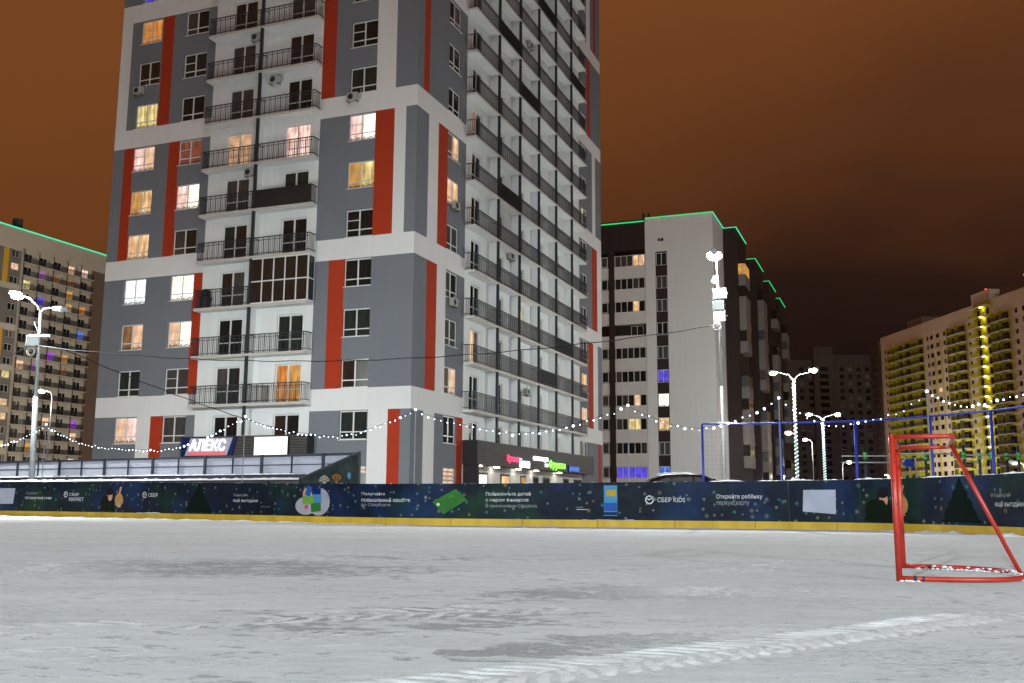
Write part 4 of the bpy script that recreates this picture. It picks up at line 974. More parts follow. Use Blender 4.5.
# ------------------------------------------------------------------ safety net frame and string lights
net = thing('net_frame', 'blue tube net frame standing behind the boards at the goal end', 'net frame')
NS = [41.78, 43.72, 45.6, 47.56, 49.34, 52.0, 56.0, 61.0]; ztop = 2.66
for i, s in enumerate(NS):
    x, y, _ = bp_(s, -.2); MB().cyl((x, y, -.02), (x, y, ztop),   .036 if i else .032, n=10).build('post', 'pole_blue', net, True)
m = MB(); m.tube([bp_(s, -.2, ztop) for s in np.arange(NS[0], NS[-1], .3)], .024, 8); m.build('top_rail', 'pole_blue', net, True)
m = MB()
for s in np.arange(NS[0], NS[-1], .12):
    x, y, _ = bp_(s, -.2); m.cyl((x, y, 1.2), (x, y, ztop), .0014, n=3, cap=False)
for z in np.arange(1.25, ztop, .12): m.tube([bp_(s, -.2, z) for s in np.arange(NS[0], NS[-1], .5)], .0014, 3)
o = m.build('net', 'navy_blue', net); o['kind'] = 'stuff'
POLES = [(9.0, 3.3), (17.23, 3.3), (27.08, 3.2), (33.61, 3.1), (39.79, 3.14), (43.72, 3.28), (47.56, 3.22), (52.2, 3.5)]
plab = ['beyond the left edge', 'in front of the left street lamp', 'in front of the АЛЕКС sign', 'in front of the tower corner', 'in front of the brown pilaster right of the tower', 'behind the net frame left of the wrapped lamps', 'behind the red goal', 'beyond the right edge']
for (s, z), lb in zip(POLES, plab):
    x, y, _ = bp_(s, -.16); o = MB().cyl((x, y, -.02), (x, y, z), .015, n=8).build('light_pole', 'pole_dull'); tag(o, 'thin pole carrying the string lights ' + lb, 'pole', 'thin string light poles behind the boards')
slab_ = ['left of the first thin pole', 'between the first thin pole and the АЛЕКС sign', 'between the АЛЕКС sign and the tower corner', 'across the foot of the tower right facade', 'across the pale panel building', 'behind the wrapped lamp posts', 'in front of the lime building']
rr = random.Random(4)
for i, ((s0, z0), (s1, z1)) in enumerate(zip(POLES, POLES[1:])):
    a, b_ = Vector(bp_(s0, -.16, z0)), Vector(bp_(s1, -.16, z1)); Ln = (b_ - a).length; sag = [.75, 1.0, .62, .62, .62, .70, .55][i]
    o = thing('string_lights', 'sagging string of small white bulbs ' + slab_[i], 'string lights', group='string lights around the rink'); pts = []
    n = max(10, int(Ln / .18)); bl = MB()
    for k in range(n + 1):
        t_ = k / n; p = a.lerp(b_, t_); p.z -= sag * 4 * t_ * (1 - t_) * (1 + .08 * math.sin(t_ * 9 + i)); pts.append(tuple(p))
        if 0 < k < n: r_ = rr.choice([.008, .010, .012, .014, .018, .030]); bl.ball((p.x, p.y, p.z - .03 + rr.uniform(-.04, .03)), r_, 6, 4)
    bl.ball((a.x, a.y, a.z + .02), .032, 6, 4)
    MB().tube(pts, .006, 4).build('cable', 'cable_black', o); q = bl.build('bulbs', 'bulb', o); q['kind'] = 'stuff'

# ------------------------------------------------------------------ lamp masts
def light(name, kind, loc, energy, parent=None, col=(.92, 1, .98), size=.15, aim=None, ang=90, blend=.6):
    d = bpy.data.lights.new(name, kind); d.energy = energy; d.color = col; d.shadow_soft_size = size
    if kind == 'SPOT': d.spot_size = R(ang); d.spot_blend = blend
    o = bpy.data.objects.new(name, d); COL.objects.link(o); o.location = loc
    if aim is not None: o.rotation_euler = (Vector(loc) - Vector(aim)).to_track_quat('Z', 'Y').to_euler()
    return o
def lamp_head(parent, p, q, lens='lamp_lens', r_=.16):
    """flat street-lamp head at the end of an arm from p to q"""
    P, Q = Vector(p), Vector(q); d = (Q - P).normalized()
    MB().cyl(Q - d * .05, Q + d * .55, .09, .13, 10).build('lamp_head', 'pole_grey', parent, True)
    m = MB(); m.ball((Q.x + d.x * .25, Q.y + d.y * .25, Q.z + d.z * .25 - .08), r_, 12, 8, (1.2, 1.0, .7)); m.build('lens', lens, parent, True)
def floodlight(parent, c, aim, w_=.42, h_=.36, lens='flood_lens'):
    C_ = Vector(c); d = (Vector(aim) - C_).normalized(); rot = d.to_track_quat('Y', 'Z').to_matrix().to_4x4(); M = Matrix.Translation(C_) @ rot
    def T(x, y, z): return tuple(M @ Vector((x, y, z)))
    o = MB(T).box(-w_ / 2 - .03, w_ / 2 + .03, -.12, 0, -h_ / 2 - .03, h_ / 2 + .03).build('floodlight', 'pole_grey', parent); MB(T).box(-w_ / 2, w_ / 2, .001, .012, -h_ / 2, h_ / 2).build('lens', lens, o)
    MB(T).box(-w_ / 2 - .06, -w_ / 2 - .032, -.2, .0, -.03, .03).build('bracket', 'pole_grey', o)
mast1 = thing('floodlight_mast', 'tall rink mast with three floodlights and a blazing lamp before the pale building', 'lamp post', (0, 0, 0))
MB().cyl((7.24, 34, -.03), (7.2, 34, 4.6), .072, .06, 14).build('pole', 'pole_grey', mast1, True); MB().cyl((7.2, 34, 4.6), (7.16, 34, 8.5), .05, .035, 14).build('upper_pole', 'pole_grey', mast1, True)
MB().tube([(7.16, 34, 8.4), (7.13, 33.9, 8.72), (7.06, 33.6, 8.92), (6.98, 33.3, 8.98)], .035, 8).build('arm', 'pole_grey', mast1, True); lamp_head(mast1, (7.0, 33.5, 8.97), (6.94, 33.25, 9.0), r_=.22)
MB().tube([(7.16, 34, 8.2), (7.25, 34.3, 8.5), (7.3, 34.7, 8.6)], .035, 8).build('arm', 'pole_grey', mast1, True); lamp_head(mast1, (7.3, 34.6, 8.6), (7.31, 34.9, 8.62), 'flood_lens', .12)
for i, (x, z, w_, h_) in enumerate(((7.16, 7.80, .40, .30), (7.09, 7.38, .32, .27), (7.12, 6.99, .36, .30))):
    floodlight(mast1, (x + .02, 33.75, z), (1 - i * 3, 12, 1.5), w_, h_, ('flood_lens', 'flood_dim', 'flood_lens')[i])
m = MB(); m.box(6.98, 7.14, 33.8, 33.92, 6.62, 6.86); m.build('junction_box', 'ac_white', mast1); m = MB(); m.tube([(7.06 + .13 * math.cos(q), 33.75, 6.66 + .13 * math.sin(q)) for q in np.linspace(0, 6.28, 14)], .022, 6); m.build('cable_coil', 'ac_white', mast1)
light('mast1_lamp', 'POINT', (7.0, 33.0, 8.9), 2800, size=.25); light('mast1_flood', 'SPOT', (7.15, 33.55, 7.6), 3000, aim=(1, 15, 0), ang=100, col=(.95, .98, 1))
mast2 = thing('floodlight_mast', 'tall rink mast with a blazing lamp and floodlight in front of the far cream block', 'lamp post', (0, 0, 0))
MB().cyl((-19.05, 40, -.03), (-19.2, 40, 4.7), .12, .105, 14).build('pole', 'pole_grey', mast2, True); MB().cyl((-19.2, 40, 4.7), (-19.28, 40, 8.2), .075, .05, 14).build('upper_pole', 'pole_grey', mast2, True)
MB().tube([(-19.28, 40, 8.15), (-19.4, 39.95, 8.42), (-19.7, 39.9, 8.7), (-19.95, 39.9, 8.8)], .032, 8).build('arm', 'pole_grey', mast2, True); lamp_head(mast2, (-19.8, 39.9, 8.75), (-20.0, 39.9, 8.82), r_=.22)
MB().tube([(-19.28, 40, 8.15), (-19.15, 40, 8.3), (-18.9, 40, 8.34), (-18.7, 40, 8.33)], .03, 8).build('arm', 'pole_grey', mast2, True); lamp_head(mast2, (-18.9, 40, 8.33), (-18.72, 40, 8.32), 'flood_dim', .08)
MB().box(-19.65, -18.75, 39.85, 39.95, 7.12, 7.22).build('cross_bar', 'galvanised', mast2); MB().tube([(-19.22, 39.95, 7.2), (-19.4, 39.9, 7.6), (-19.45, 39.9, 7.75)], .03, 6).build('arm', 'galvanised', mast2)
floodlight(mast2, (-19.38, 39.75, 6.92), (-4, 16, 1), .42, .34, 'flood_dim'); m = MB(); m.tube([(-19.43 + .14 * math.cos(q), 39.75, 6.5 + .16 * math.sin(q)) for q in np.linspace(0, 6.28, 14)], .05, 6); m.build('cable_coil', 'ac_white', mast2)
light('mast2_lamp', 'POINT', (-20.3, 39.6, 8.65), 2600, size=.25); light('mast2_flood', 'SPOT', (-19.35, 39.5, 6.9), 3000, aim=(-8, 20, 0), ang=100, col=(.95, .98, 1))
# the two masts on the near side of the rink, behind the photographer (one is mirrored in a window of the tower)
for i, (x, y) in enumerate(((-22, -36), (22, -34))):
    o = thing('floodlight_mast', 'rink floodlight mast on the near side of the ice, ' + ('left' if i == 0 else 'right') + ' of the photographer', 'lamp post')
    MB().cyl((x, y, -.03), (x, y, 15.5), .14, .07, 12).build('pole', 'pole_grey', o, True); MB().box(x - 1.2, x + 1.2, y - .05, y + .05, 15.1, 15.2).build('cross_bar', 'galvanised', o)
    for k in (-1, 0, 1): floodlight(o, (x + k * .9, y + .25, 15.0), (-6 + k * 6, 22, 0), .45, .4)
    light('near_mast_flood', 'SPOT', (x, y + .6, 15.0), (46000, 42000)[i], aim=(-3, 2, 0), ang=66, blend=1.0, col=(.76, .92, 1.0) if i == 0 else (.86, .97, 1.0), size=.6)
# double street lamps wrapped in fairy lights
def wrapped_lamp(x, y, h, a, b_, label, sc):
    o = thing('street_lamp', label, 'lamp post', group='fairy light wrapped street lamps')
    MB().cyl((x, y, -.03), (x, y, h), .09 * sc, .05 * sc, 10).build('pole', 'pole_grey', o, True)
    for (hx, hz), s in ((a, -1), (b_, 1)):
        MB().tube([(x, y, h - .1), (x + (hx - x) * .25, y, h + .25), (x + (hx - x) * .7, y, h + .38), (hx, y, hz)], .03 * sc, 6).build('arm', 'pole_grey', o, True); lamp_head(o, (x, y, hz - .05), (hx - .2 * s, y, hz), 'lamp_lens' if s > 0 else 'lamp_small', .20 * sc)
    m = MB(); n = int(h * 26)
    for k in range(n):
        q = k * .8; z = 1.4 + (h - 1.5) * k / n; r_ = .10 * sc; m.ball((x + r_ * math.cos(q), y + r_ * math.sin(q) - .01, z), .028 * sc, 5, 3)
    q = m.build('fairy_lights', 'wrap', o); q['kind'] = 'stuff'
    light('street_lamp_light', 'POINT', (x, y, h - .4), 3000 * sc, size=.2, col=(.95, 1, .97))
wrapped_lamp(18.25, 64, 8.6, (16.97, 9.0), (19.54, 9.2), 'double street lamp with pole wrapped in fairy lights, the taller of two', 1.0)
wrapped_lamp(29.4, 94, 8.5, (28.14, 8.95), (30.79, 8.97), 'double street lamp with pole wrapped in fairy lights, the smaller one behind', 1.15)
def far_lamp(x, y, z, label, lens, e, hd=.25, dx=1.0):
    o = thing('street_lamp', label, 'lamp post'); MB().cyl((x + dx, y, -.03), (x + dx, y, z - .4), .07, .05, 8).build('pole', 'pole_grey', o, True); MB().tube([(x + dx, y, z - .45), (x + dx * .8, y, z - .1), (x + dx * .3, y, z + .06)], .04, 6).build('arm', 'pole_grey', o); lamp_head(o, (x + dx * .4, y, z + .05), (x + dx * .25, y, z + .05), lens, hd)
    light('far_lamp_light', 'POINT', (x, y - .3, z - .5), e, size=.3, col=(1, .9, .75))
far_lamp(33.4, 120, 8.95, 'small far street lamp with orange light left of the wrapped lamps', 'lamp_warm', 250, .36, .8)
far_lamp(41.2, 140, 9.4, 'small far street lamp with white light between the wrapped lamps', 'lamp_small', 300, .3, 1.0)
far_lamp(40.43, 120, 5.5, 'low curved street lamp far behind the boards near the gym bars', 'lamp_small', 150, .28, -.75)
far_lamp(-42.7, 90, 10.25, 'far street lamp glowing right of the left mast', 'lamp_lens', 260, .24, 1.0)
far_lamp(30.3, 60, 3.1, 'low park lamp at the right edge above the boards', 'lamp_small', 60, .12, .5)
far_lamp(-58, 150, 9.0, 'added unseen street lamp behind the left edge of the tower, lighting the cream block', 'lamp_small', 34000, .2, 1.0)  # added lamp, out of sight, only to brighten the cream block
far_lamp(112, 300, 9.0, 'added street lamp at the foot of the lime building, there to light it', 'lamp_small', 7500, .2, 1.0)  # no known lamp here; added to light the lime facade

# overhead cables
def cable(name, label, pts, r_):
    P = [Vector(p) for p in pts]; o = MB().tube(P, r_, 5).build(name, 'cable_black'); tag(o, label, 'cable')
def sagline(a, b_, sag, n=30):
    a, b_ = Vector(a), Vector(b_); return [a.lerp(b_, k / n) + Vector((0, 0, -sag * 4 * (k / n) * (1 - k / n) + .02 * math.sin(k * 1.7))) for k in range(n + 1)]
cable('overhead_cable', 'long black cable slung between the two rink masts across the tower', sagline((-19.3, 39.8, 6.75), (7.06, 33.9, 6.7), .92, 46), .016)
T_ = Matrix.Translation((CX, CY, 0)) @ Matrix.Rotation(TH, 4, 'Z')
cable('overhead_cable', 'black cable sloping from the left mast down to the slatted shop canopy', sagline((-19.3, 40, 7.1), T_ @ Vector((-6.6, -.8, 4.18)), .25), .02)
cable('overhead_cable', 'black cable leaving the left mast towards the left edge of the picture', sagline((-19.3, 40, 6.9), (-34, 47, 7.4), 1.3), .016)

# ------------------------------------------------------------------ player shelter behind the left boards
sh = thing('bench_shelter', 'long low bench shelter with pale glazed panels and dark posts behind the left boards', 'shelter')
A0 = Vector(bp_(29.05, -.55)); A1 = Vector(bp_(3.0, -.55)); dS = (A1 - A0).normalized(); nS = Vector((dS.y, -dS.x, 0)); LS = (A1 - A0).length
if nS.y < 0: nS = -nS
DEP, ZF, ZR = 2.6, 1.26, 2.13; ZB0 = 1.52
def TS(a, d, z): p = A0 + dS * a + nS * d; return (p.x, p.y, z)
def slope(d): return ZF + (ZR - ZF) * d / DEP
def sbox(a0, a1, d0, d1, z0, z1): m = MB(TS); return m.box(a0, a1, d0, d1, z0, z1)
def roofpiece(a0, a1, d0, d1, lo, hi):
    m = MB(); m.v = [TS(a, d, slope(d) + q) for q in (lo, hi) for d in (d0, d1) for a in (a0, a1)]; m.f = [[0, 2, 3, 1], [4, 5, 7, 6], [0, 1, 5, 4], [2, 6, 7, 3], [0, 4, 6, 2], [1, 3, 7, 5]]; m.m = [0] * 6; return m
st = 1.40; nb = int(LS / st)
for i in range(nb):
    for z0, z1 in ((ZB0 + .02, 1.81), (1.84, ZR - .03)): sbox(i * st + .02, (i + 1) * st - .02, DEP, DEP + .02, z0, z1).build('glazing_panel', 'roof_poly', sh)
sbox(-.05, nb * st, DEP - .01, DEP + .03, 1.81, 1.84).build('mid_rail', 'frame_dark', sh); sbox(-.05, nb * st, DEP - .03, DEP + .05, ZR - .03, ZR + .05).build('top_rail', 'frame_dark', sh); sbox(-.05, nb * st, DEP - .12, DEP + .05, ZB0 - .16, ZB0 - .02).build('beam', 'frame_dark', sh)
for i in range(nb + 1): wd = .06 if i % 2 else .02; sbox(i * st - wd, i * st + wd, DEP - .05, DEP - .012, -.03 if i % 2 else ZB0 - .02, ZR + (.06 if i % 2 else -.03)).build('post', 'frame_dark', sh)
sbox(-.05, nb * st, -.05, .35, ZF - .06, ZF - .005).build('front_ledge', 'frame_dark', sh)
for i in range(1, nb, 4): p = TS(i * st, .1, 0); MB().cyl((p[0], p[1], -.03), (p[0], p[1], ZF - .06), .05, n=8).build('post', 'frame_dark', sh)
rr = random.Random(2)
for dd, zz, hh, w_ in ((.15, ZF - .006, .07, .40), (DEP - .06, ZB0 - .021, .035, .14)):
    m = MB()
    for i in range(150):
        a = nb * st * i / 149
        for q in range(5): m.v.append(TS(a, dd + w_ * (q / 4 - .5), zz + hh * math.sin(math.pi * q / 4) * rr.uniform(.55, 1.3)))
    for i in range(149):
        for q in range(4): a = i * 5 + q; m.f.append([a, a + 5, a + 6, a + 1]); m.m.append(0)
    m.build('snow_ridge', 'snow_dust', sh)
m = MB(); m.v = [TS(-.06, d, z) for d, z in ((-.1, -.02), (DEP + .05, -.02), (DEP + .05, ZR + .03), (-.1, ZF + .0))] + [TS(-.12, d, z) for d, z in ((-.1, -.02), (DEP + .05, -.02), (DEP + .05, ZR + .03), (-.1, ZF + .0))]
m.f = [[0, 1, 2, 3], [7, 6, 5, 4]] + [[i, i + 4, (i + 1) % 4 + 4, (i + 1) % 4] for i in range(4)]; m.m = [0] * 6; gab = m.build('end_panel', 'gable_sheet', sh)
roofpiece(-.13, -.05, -.1, DEP + .06, .03, .075).build('edge_trim', 'frame_dark', sh); p = TS(-.1, DEP + .02, 0); MB().cyl((p[0], p[1], 0), (p[0], p[1], ZR + .08), .05, n=8).build('post', 'frame_dark', sh)
def GP(d, z, t=0): return TS(-.125 - t, d, z)
def twig(root, ang, ln, mat, t):
    m = MB(); 
    def br(d, z, a, l, w_, lev):
        d2, z2 = d + math.cos(a) * l, z + math.sin(a) * l; px, pz = -math.sin(a) * w_, math.cos(a) * w_
        b0 = len(m.v); m.v.extend([GP(d - px, z - pz, t), GP(d + px, z + pz, t), GP(d2 + px * .6, z2 + pz * .6, t), GP(d2 - px * .6, z2 - pz * .6, t)]); m.f.append([b0, b0 + 1, b0 + 2, b0 + 3]); m.m.append(0)
        if lev:
            for da in (-.45, .05, .5): br(d2, z2, a + da, l * .66, w_ * .7, lev - 1)
    for a in ang: br(root[0], root[1], a, ln, .010, 2)
    m.build('print', mat, sh)
twig((.95, 1.14), (.7, 1.2, 1.6, 2.0, 2.5), .13, 'print_coral', .003); twig((1.5, 1.16), (.9, 1.5, 2.1), .15, 'print_orange', .004)
m = MB(); m.v = [GP(2.1 + .09 * math.cos(q), 1.42 + .11 * math.sin(q), .003) for q in np.linspace(0, 6.1, 16)]; m.f = [list(range(16))]; m.m = [0]; m.build('print', 'print_cyan', sh)
cab = thing('utility_cabinet', 'pale green box beside the lit barred window behind the shelter end', 'cabinet', (-5.35, 34.6, 0), .3)
MB().box(-.30, .30, -.2, .2, -.03, 1.58).build('body', 'ac_white', cab); MB().box(-.26, .26, -.215, -.201, .15, 1.52).build('door', 'gym_grey', cab); MB().box(-.33, .33, -.23, .23, 1.581, 1.63).build('lid', 'snow_lump', cab)

# ------------------------------------------------------------------ parked car
car = thing('parked_car', 'black parked estate car with snow on its roof behind the boards', 'car', (6.5, 36.2, -.02)); car.scale = (.90, .92, .975)
prof = [(-2.15, .45), (-2.2, .95), (-2.0, 1.08), (1.0, 1.05), (2.0, .92), (2.25, .7), (2.25, .42), (1.75, .35), (-1.8, .35)]
def loft(sections):
    m = MB(); n = len(sections[0]); 
    for s in sections: m.v += s
    for i in range(len(sections) - 1):
        for k in range(n): a, b_ = i * n + k, i * n + (k + 1) % n; m.f.append([a, b_, b_ + n, a + n]); m.m.append(0)
    m.f += [list(range(n))[::-1], list(range((len(sections) - 1) * n, len(sections) * n))]; m.m += [0, 0]; return m
loft([[(x * s, y, z) for x, z in prof] for y, s in ((-.90, .965), (-.84, 1), (.84, 1), (.90, .965))]).build('body', 'car_black', car, True)
cabp = [(-2.02, 1.07), (-1.72, 1.50), (-1.2, 1.655), (-.4, 1.70), (.35, 1.66), (.75, 1.52), (1.35, 1.05)]
loft([[(x * s, y * (1 - .16 * max(0, (z - 1.05) / .65)), z) for x, z in cabp] for y, s in ((-.84, .985), (-.80, 1), (.80, 1), (.84, .985))]).build('cabin', 'car_black', car, True)
def sidewin(pts, y):
    m = MB(); s = 1 if y > 0 else -1
    for t_ in (.0, .006): m.v += [(x, s * (.845 * (1 - .16 * max(0, (z - 1.05) / .65)) + t_ + .004), z) for x, z in pts]
    n = len(pts); m.f = [list(range(n)), list(range(n, 2 * n))[::-1]] + [[i, i + n, (i + 1) % n + n, (i + 1) % n] for i in range(n)]; m.m = [0] * len(m.f); m.build('side_window', 'glass_car', car)
for y in (-1, 1):
    sidewin([(-1.8, 1.14), (-1.5, 1.44), (-1.15, 1.55), (-.95, 1.56), (-.95, 1.12)], y); sidewin([(-.88, 1.12), (-.88, 1.57), (-.1, 1.60), (-.1, 1.11)], y); sidewin([(-.02, 1.11), (-.02, 1.60), (.32, 1.57), (.62, 1.46), (1.08, 1.11)], y)
    MB().tube([(-1.45, y * .62, 1.66), (-1.2, y * .62, 1.73), (.1, y * .62, 1.745), (.35, y * .62, 1.69)], .018, 6).build('roof_rail', 'galvanised', car)
    for x in (-1.35, 1.4):
        wc = MB().cyl((x, y * .70, .33), (x, y * .90, .33), .335, n=20).build('wheel', 'tyre', car, True); MB().cyl((x, y * .90, .33), (x, y * .912, .33), .21, n=16).build('rim', 'rim', wc)
    MB().box(2.05, 2.2, y * .80 - .12, y * .80 + .06, .66, .82).build('headlight', 'glass_curtain', car); MB().box(-2.19, -2.08, y * .74 - .1, y * .74 + .1, .80, 1.02).build('tail_light', 'print_red', car)
    MB().ball((.98, y * .98, 1.13), .11, 8, 5, (.6, 1, .7)).build('mirror', 'car_black', car, True)
m = MB(); m.v = [(.78, -.66, 1.535), (.78, .66, 1.535), (1.33, .76, 1.09), (1.33, -.76, 1.09)]; m.v += [(x + .02, y, z + .012) for x, y, z in m.v]; m.f = [[0, 1, 2, 3], [4, 5, 6, 7], [0, 1, 5, 4], [1, 2, 6, 5], [2, 3, 7, 6], [3, 0, 4, 7]]; m.m = [0] * 6; m.build('windscreen', 'glass_car', car)
m = MB(); rr = random.Random(8)
for i in range(24):
    x = -1.3 + 1.9 * i / 23
    for k in range(7): y = -.58 + 1.16 * k / 6; e = min(1, i / 2, (23 - i) / 2) * min(1, k / 1, (6 - k) / 1); m.v.append((x, y, float(np.interp(x, [-1.3, -.4, .35, .6], [1.635, 1.70, 1.665, 1.60])) + .008 + .045 * e * rr.uniform(.6, 1.2)))
for i in range(23):
    for k in range(6): a = i * 7 + k; m.f.append([a, a + 7, a + 8, a + 1]); m.m.append(0)
m.build('snow', 'snow_lump', car, True)

# ------------------------------------------------------------------ outdoor gym behind the right boards
gym = thing('workout_bars', 'outdoor workout bars with dark posts and green clamps behind the right boards', 'gym bars', (0, 0, 0))
gx = [(15.0, 42.4, 2.6), (16.2, 42, 3.0), (19.0, 42, 3.1), (19.75, 42.2, 2.95), (19.95, 41.6, 2.9), (20.95, 42.3, 2.7), (21.3, 42, 3.1), (17.6, 42.5, 2.9), (23.2, 42, 3.0)]
for x, y, h in gx:
    p = MB().cyl((x, y, -.03), (x, y, h), .055, n=10).build('post', 'gym_dark', gym, True)
    for z in (2.50, 2.66): MB().cyl((x, y, z), (x, y, z + .12), .085, n=10).build('clamp', 'gym_green', p)
for (x0, y0), (x1, y1), z in (((14, 42.4), (16.2, 42), 2.62), ((14, 42.4), (16.2, 42), 2.35), ((16.2, 42), (19.0, 42), 2.72), ((19, 42), (21.3, 42), 2.68), ((19, 42), (19.75, 42.2), 2.4), ((21.3, 42), (23.2, 42), 2.7), ((19.95, 41.6), (20.95, 42.3), 2.3)):
    MB().cyl((x0, y0, z), (x1, y1, z), .028, n=8).build('bar', 'gym_grey', gym, True)
cl = thing('climbing_frame', 'pale ladder frame with a blue panel among the workout bars', 'climbing frame', (16.95, 43.2, -.02))
for x, mt in ((-.45, 'gym_grey'), (-.2, 'gym_yellow'), (.25, 'gym_yellow'), (.5, 'gym_grey')): MB().cyl((x, 0, 0), (x, 0, 2.65 if abs(x) > .4 else 2.2), .035, n=8).build('upright', mt, cl, True)
for z in (1.55, 1.9, 2.25, 2.62): MB().cyl((-.45, 0, z), (.5, 0, z), .022, n=8).build('rung', 'gym_grey', cl, True)
m = MB(); m.prism([(-.1, 2.3), (.35, 2.2), (.42, 2.45), (.05, 2.6)], -.09, -.05); m.build('panel', 'pole_blue', cl); MB().cyl((-.45, -.07, 2.2), (.1, -.07, 2.6), .025, n=8).build('brace', 'gym_grey', cl)

# ------------------------------------------------------------------ hockey goal
goal = thing('hockey_goal', 'red tube hockey goal without a net standing on the ice at right', 'goal', (0, 0, 0))
NP, FP = Vector((3.345, 8.77, 0)), Vector((4.055, 10.5, 0)); ax = (FP - NP).normalized(); bk = Vector((ax.y, -ax.x, 0)); GH = 1.235; GW = (FP - NP).length
def gp(a, d, z): p = NP + ax * a + bk * d; return (p.x, p.y, z)
TR = .026
for a in (0, GW):
    MB().cyl(gp(a, 0, 0), gp(a, 0, GH), TR, n=16).build('post', 'goal_red', goal, True)
MB().tube([gp(0, 0, GH), gp(GW, 0, GH)], TR, 14).build('crossbar', 'goal_red', goal, True)
def urail(d, z, r_, rad, n=7):
    P = [gp(0, .02, z)]
    for a0, c in ((0, 1), (1, 1)):
        for k in range(n + 1):
            q = math.pi / 2 * k / n
            if a0 == 0: P.append(gp(rad - rad * math.cos(q), d - rad + rad * math.sin(q), z))
            else: P.append(gp(GW - rad + rad * math.sin(q), d - rad + rad * math.cos(q), z))
    P.append(gp(GW, .02, z)); return MB().tube(P, r_, 12)
urail(.50, GH, .020, .12).build('top_rail', 'goal_red', goal, True)
base = []
for k in range(33):
    q = math.pi * k / 32; cq, sq = math.cos(q), math.sin(q); e = 2 / 2.7
    base.append(gp(GW / 2 - GW / 2 * math.copysign(abs(cq) ** e, cq), 1.02 * abs(sq) ** e + .01, .024))
MB().tube(base, .022, 12).build('base_rail', 'goal_red', goal, True)
MB().cyl(gp(GW * .60, .50, GH - .01), gp(GW * .60, 1.02, .03), .020, n=14).build('back_strut', 'goal_red', goal, True)
rr = random.Random(5)
m = MB()
for k in range(16):
    z = rr.uniform(.06, 1.15); q = rr.uniform(3.4, 5.6); a = rr.choice((0, 0, GW)); c = Vector(gp(a, 0, z)); r_ = TR + .0008
    m.ball((c.x + r_ * .97 * math.cos(q), c.y + r_ * .97 * math.sin(q), z), .006, 5, 3, (1, 1, 1.4))
m.build('chipped_paint', 'goal_chip', goal)
for q0, q1 in ((.55, .72), (.95, 1.08)):
    P0, P1 = (Vector(base[int(q)]).lerp(Vector(base[int(q) + 1]), q - int(q)) for q in (q0, q1))
    MB().cyl(P0, P1, .0228, n=12).build('tape_mark', 'goal_chip', goal)
def lumps(seed, pts, r_, n):
    rr = random.Random(seed); m = MB()
    for _ in range(n):
        a, d = rr.choice(pts); r2 = r_ * rr.uniform(.4, 1.2); p = gp(a + rr.uniform(-.05, .05), d + rr.uniform(-.06, .06), r2 * .2); m.ball(p, r2, 7, 5, (1.3, 1.2, .7))
    return m
lumps(1, [(0, .06), (0, .1), (.02, .05)], .014, 60).build('snow', 'snow_dust', goal, True)
rr = random.Random(2); m = MB()
for _ in range(420):
    q = rr.choice((rr.uniform(13, 31.5), rr.uniform(24, 31), rr.uniform(12, 20))); i = int(q); P = Vector(base[i]).lerp(Vector(base[min(i + 1, 32)]), q - i); r2 = rr.uniform(.006, .017)
    m.ball((P.x + rr.gauss(0, .022), P.y + rr.gauss(0, .03), r2 * .3 + (rr.uniform(0, .03) if rr.random() < .4 else 0)), r2, 6, 4, (1.4, 1.3, .7))
m.build('snow', 'snow_dust', goal, True)

# ------------------------------------------------------------------ crumbs of scraped snow lying on the ice
def crumbs():
    rr = random.Random(21); m = MB()
    def chip(x, y, r_):
        q = rr.uniform(0, 6.28); a, b_ = rr.uniform(.7, 1.5) * r_, rr.uniform(.4, .9) * r_; h = rr.uniform(.10, .28) * r_; c_, s_ = math.cos(q), math.sin(q)
        P = [(a, 0), (rr.uniform(-.3, .5) * a, b_), (-a, rr.uniform(-.3, .3) * b_), (rr.uniform(-.5, .3) * a, -b_)]
        vs = [(x + u * c_ - v * s_, y + u * s_ + v * c_, .0005) for u, v in P] + [(x + rr.uniform(-.3, .3) * a, y + rr.uniform(-.3, .3) * b_, h)]
        m.add(vs, [(0, 1, 4), (1, 2, 4), (2, 3, 4), (3, 0, 4)])
    def row(x0, y0, x1, y1, half, n, rmin, rmax, edge=False):
        L_ = math.hypot(x1 - x0, y1 - y0); tx, ty = (x1 - x0) / L_, (y1 - y0) / L_; k = 0
        clump = [(rr.random(), rr.uniform(.02, .09)) for _ in range(26)]
        while k < n:
            c, w_ = rr.choice(clump); t_ = c + rr.gauss(0, w_)
            if not 0 <= t_ <= 1: continue
            o = rr.choice((-1, 1)) * half + rr.gauss(0, half * .22) if edge else rr.gauss(0, half * .6)
            chip(x0 + tx * L_ * t_ - ty * o, y0 + ty * L_ * t_ + tx * o, rr.uniform(rmin, rmax) * (1.7 if rr.random() < .06 else 1)); k += 1
    row(-1.4, 3.0, 2.95, 6.2, .20, 420, .003, .009, True); row(.9, 3.0, 3.6, 5.05, .17, 220, .003, .009, True)
    row(-4.0, 4.6, .6, 6.6, .22, 260, .004, .012); row(-3.2, 4.0, -.2, 5.2, .16, 160, .003, .010); row(.2, 6.5, 2.2, 7.6, .35, 120, .004, .011)
    for _ in range(300): chip(rr.uniform(-4, 4), rr.uniform(2.6, 9), rr.uniform(.002, .006))
    o = m.build('snow_crumbs', 'snow_dust'); tag(o, 'loose crumbs of scraped snow scattered over the ice', 'snow', kind='stuff')
crumbs()
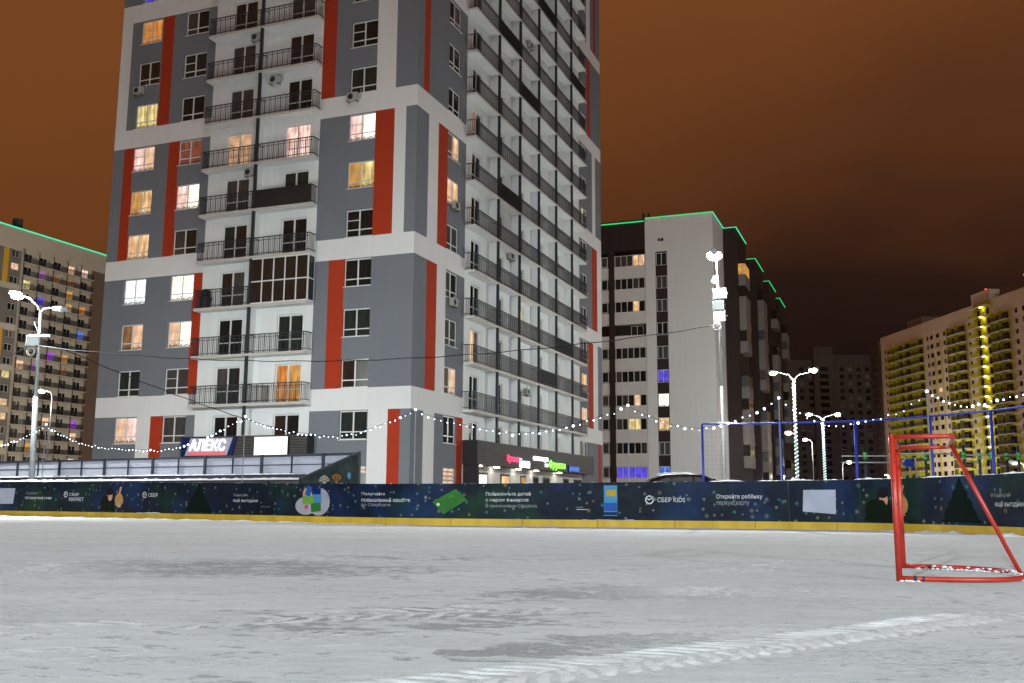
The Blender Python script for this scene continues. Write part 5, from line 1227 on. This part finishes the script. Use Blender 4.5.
def field(shape, cell, seed):
    """smooth random field, about 0..1, with blobs of roughly cell samples"""
    g = np.random.default_rng(seed); n, m = shape; a = g.random((n // cell + 3, m // cell + 3)); y = np.arange(n) / cell; x = np.arange(m) / cell
    yi, xi = y.astype(int), x.astype(int); fy, fx = (y - yi)[:, None], (x - xi)[None]; fy, fx = fy * fy * (3 - 2 * fy), fx * fx * (3 - 2 * fx)
    return (a[yi][:, xi] * (1 - fx) + a[yi][:, xi + 1] * fx) * (1 - fy) + (a[yi + 1][:, xi] * (1 - fx) + a[yi + 1][:, xi + 1] * fx) * fy
def tread(x0, y0, x1, y1, half, pitch, amp, seed, lug=1.0, bend=.06):
    """snow pressed up into tyre lugs: a fine relief sheet along the track"""
    L_ = math.hypot(x1 - x0, y1 - y0); tx, ty = (x1 - x0) / L_, (y1 - y0) / L_; n = int(L_ / .011); w_ = half * 1.35; m_ = int(2 * w_ / .011)
    al = np.linspace(0, L_, n + 1)[:, None]; ac = np.linspace(-w_, w_, m_ + 1)[None, :]; sh = (n + 1, m_ + 1)
    f1, f2, f3, f4 = field(sh, 4, seed), field(sh, 11, seed + 1), field(sh, 40, seed + 2), field(sh, 2, seed + 3)
    edge = np.clip((w_ - np.abs(ac)) / (w_ - half * .8), 0, 1) * np.clip(np.minimum(al, L_ - al) / .5, 0, 1); edge = edge * edge * (3 - 2 * edge)
    ph = al / pitch + np.abs(ac) / half * 1.1 + (f2 - .5) * .7; saw = np.abs(ph - np.floor(ph) - .5) * 2; blocks = np.clip((saw - .42) / .25, 0, 1)
    rim = np.exp(-((np.abs(ac) - half * .92) / (half * .13)) ** 2)
    gap = 1 - .75 * np.exp(-(ac / (half * .16)) ** 2)
    h = amp * edge * (np.clip(f3 * 1.2 + .05, .25, .8)) * (lug * blocks * gap * (.45 + .8 * f2) + rim * (.05 + .5 * f1) * f2 + .35 * f4 * f1 + .25 * (1 - lug) * f2) - .0022
    off = bend * np.sin(al / L_ * math.pi * 1.3 + seed)
    X = x0 + tx * al - ty * (ac + off); Y = y0 + ty * al + tx * (ac + off)
    v = np.stack([X, Y, h], -1).reshape(-1, 3); i = np.arange(n)[:, None] * (m_ + 1) + np.arange(m_)[None]
    f = np.stack([i, i + m_ + 1, i + m_ + 2, i + 1], -1).reshape(-1, 4)
    me = bpy.data.meshes.new('tyre_track'); me.from_pydata(v.tolist(), [], f[:, ::-1].tolist()); me.materials.append(MAT['track_snow']); me.polygons.foreach_set('use_smooth', [True] * len(me.polygons)); me.update(); obj('tyre_track', me, ICE)
paint('track_snow', (.62, .645, .65), .95, .16, 9, .3, 90, spec=.02)
tread(-1.3, 3.05, 2.95, 6.2, .19, .115, .0105, 3); tread(1.0, 3.05, 3.5, 5.0, .16, .11, .010, 9)
tread(-3.6, 4.75, .4, 6.5, .24, .16, .0075, 17, .22); tread(-3.4, 3.95, -.3, 5.05, .20, .14, .007, 23, .18); tread(-4.6, 6.2, -.8, 7.0, .30, .2, .007, 31, .12)
